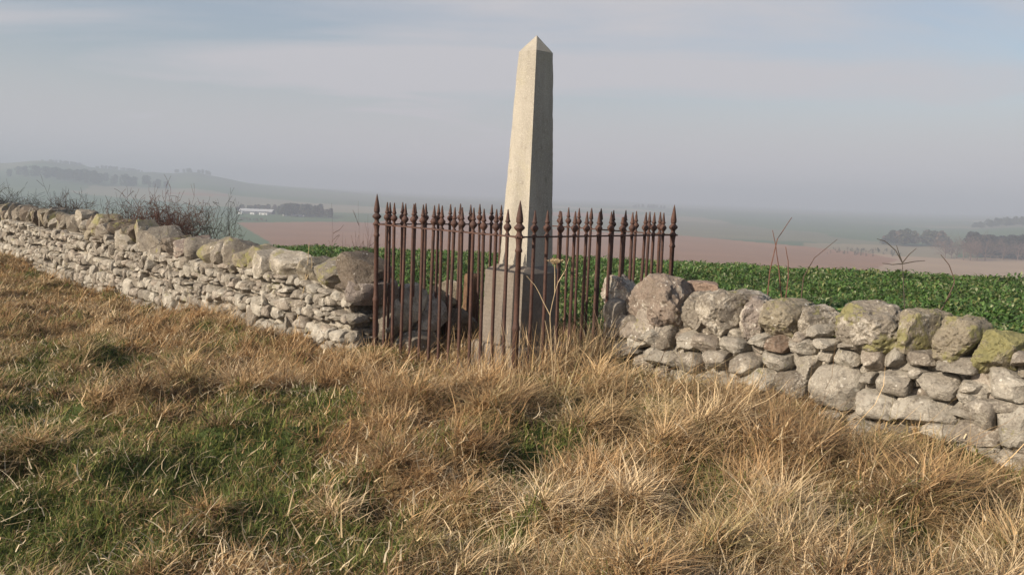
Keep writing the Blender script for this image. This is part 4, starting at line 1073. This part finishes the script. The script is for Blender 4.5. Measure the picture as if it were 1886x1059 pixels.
def tree_proto(kind, seed):
    r = np.random.default_rng(seed); rr2 = random.Random(seed)
    if kind == 'conifer':
        V, Q = crown(r, 20, 15, 1100, 'round', 1.1); col = np.array([.013, .017, .011]) * r.uniform(.6, 1.5, (1100, 1)).repeat(4, 0)
        cr = mesh_from('crown', V, [Q], M_FAR, False, col)
    else:
        mb = MB()
        for i in range(6): grow(mb, (0, 0, 2.2), (rr2.gauss(0, .5), rr2.gauss(0, .5), 1), 9.5, .16, 3, .75, rr2)
        cr = mb.build('crown', M_BARE)
    mb = MB(); mb.tube([(0, 0, -.5), (0.1, 0, 2), (.05, .1, 6), (0, 0, 12 if kind == 'conifer' else 8)], [.38, .32, .25, .08], 7)
    return cr.data, mb.build('trunk', M_BARE).data
M_BARE = flat_mat('bare_branches', (.12, .08, .062), (.17, .12, .09), 3)
protos = {'conifer': [tree_proto('conifer', s) for s in (1, 2, 3)], 'bare': [tree_proto('bare', s) for s in (4, 5, 6)]}
for o in list(COL.objects):
    if o.name.split('.')[0] in ('crown', 'trunk') and o.parent is None: bpy.data.objects.remove(o)
r = random.Random(12)
spec = [('bare', px, r.uniform(690, 730)) for px in (1738, 1750, 1760, 1772, 1785, 1797, 1812, 1845, 1872, 1893, 1915)] + [('conifer', px, r.uniform(735, 790)) for px in (1786, 1793, 1800, 1808, 1815, 1822, 1829, 1834, 1840, 1846, 1852, 1858, 1864, 1870, 1876, 1882, 1888, 1895, 1902, 1910, 1920, 1930, 1942, 1954, 1965)]
for i, (kd, px, D) in enumerate(spec):
    x = (px - 943) / F * D; z = float(ground(x, D)); s = r.uniform(.8, 1.08) * (1.05 if kd == 'conifer' else 1.15)
    if kd == 'conifer': o = empty('evergreen_tree', (x, D, z), 'dark evergreen tree in the wood at the right edge', 'tree', 'dark evergreens in the wood at the right edge', r.uniform(0, 6))
    else: o = empty('bare_tree', (x, D, z), 'pale leafless tree fronting the wood at the right edge', 'tree', 'leafless trees fronting the wood at the right edge', r.uniform(0, 6))
    o.scale = (s * 1.1, s * 1.1, s)
    c_, t_ = protos[kd][i % 3]
    put('crown', c_, (0, 0, 0), o); put('trunk', t_, (0, 0, 0), o)

M_WHITE = flat_mat('white_render', (.78, .77, .74), (.84, .83, .80), 2)
M_ROOF = flat_mat('pale_roof_sheet', (.42, .43, .44), (.50, .50, .50), 1)
M_SLATE = flat_mat('slate_roof', (.10, .10, .11), (.15, .15, .16), 1)
M_DOOR = flat_mat('dark_opening', (.03, .03, .035), (.05, .05, .05), 1)
def house(name, px, D, w, dep, h, rh, wallm, roofm, label, doors=2):
    x = (px - 943) / F * D; z = float(ground(x, D)) - .2
    o = empty(name, (x, D, z), label, 'farm building', 'farm in the valley')
    mb = MB(); mb.box((0, 0, h / 2), (w / 2, dep / 2, h / 2)); 
    mb.add([(-w / 2, -dep / 2, h), (-w / 2, dep / 2, h), (-w / 2, 0, h + rh), (w / 2, -dep / 2, h), (w / 2, dep / 2, h), (w / 2, 0, h + rh)], T=[(0, 2, 1), (3, 4, 5)])
    mb.build('wall', wallm, o, False)
    e = .4; k = rh / (dep / 2)
    mb = MB(); mb.add([(-w / 2 - e, -dep / 2 - e, h - k * e + .05), (w / 2 + e, -dep / 2 - e, h - k * e + .05), (w / 2 + e, 0, h + rh + .05), (-w / 2 - e, 0, h + rh + .05), (-w / 2 - e, dep / 2 + e, h - k * e + .05), (w / 2 + e, dep / 2 + e, h - k * e + .05)], [(0, 1, 2, 3), (3, 2, 5, 4)])
    mb.build('roof', roofm, o, False)
    for i in range(doors):
        mb = MB(); mb.box(((i + .5) / doors * w - w / 2, -dep / 2 - .02, h * .33), (min(1.2, w * .06), .05, h * .3)); mb.build('door', M_DOOR, o, False)
house('farm_shed', 470, 1170, 46, 18, 3.6, 3.2, M_SLATE, M_ROOF, 'long low farm shed with a pale sheet roof in the valley', 4)
house('farm_house', 440, 1140, 5, 6, 3.4, 1.2, M_WHITE, M_SLATE, 'small white farm building left of the long shed', 1)
house('farm_house', 462, 1135, 5.5, 6, 3.2, 1.2, M_WHITE, M_SLATE, 'small white farm building in front of the middle of the shed', 1)
house('farm_house', 482, 1130, 11, 6, 3.4, 1.4, M_WHITE, M_SLATE, 'wider white farm building in front of the right end of the shed', 2)
house('farm_house', 521, 1125, 5, 5, 4.0, 1.4, M_WHITE, M_SLATE, 'white cottage standing alone between the shed and the dark wood', 1)
house('farm_shed', 545, 1128, 19, 5, 1.8, .7, M_WHITE, M_ROOF, 'very low white shed in front of the dark wood', 1)

# ------------------------------------------------------------------ air
def build_haze():
    bm = bmesh.new(); bmesh.ops.create_cube(bm, size=1.0)
    me = bpy.data.meshes.new('haze'); bm.to_mesh(me); bm.free()
    o = bpy.data.objects.new('haze', me); COL.objects.link(o)
    zlo, zhi = -44.0, 75.0
    o.scale = (13200, 13200, zhi - zlo); o.location = (0, 0, (zlo + zhi) / 2)
    m = bpy.data.materials.new('haze_air'); m.use_nodes = True; nt = m.node_tree; nt.nodes.clear()
    v = N(nt, 'ShaderNodeVolumePrincipled', {'Color': (0.51, 0.56, 0.665, 1), 'Density': 0.00060, 'Anisotropy': 0.0})
    ou = N(nt, 'ShaderNodeOutputMaterial'); nt.links.new(v.outputs[0], ou.inputs['Volume'])
    me.materials.append(m)
    tag(o, 'pale winter haze filling the valley air', 'haze', kind='stuff')
build_haze()
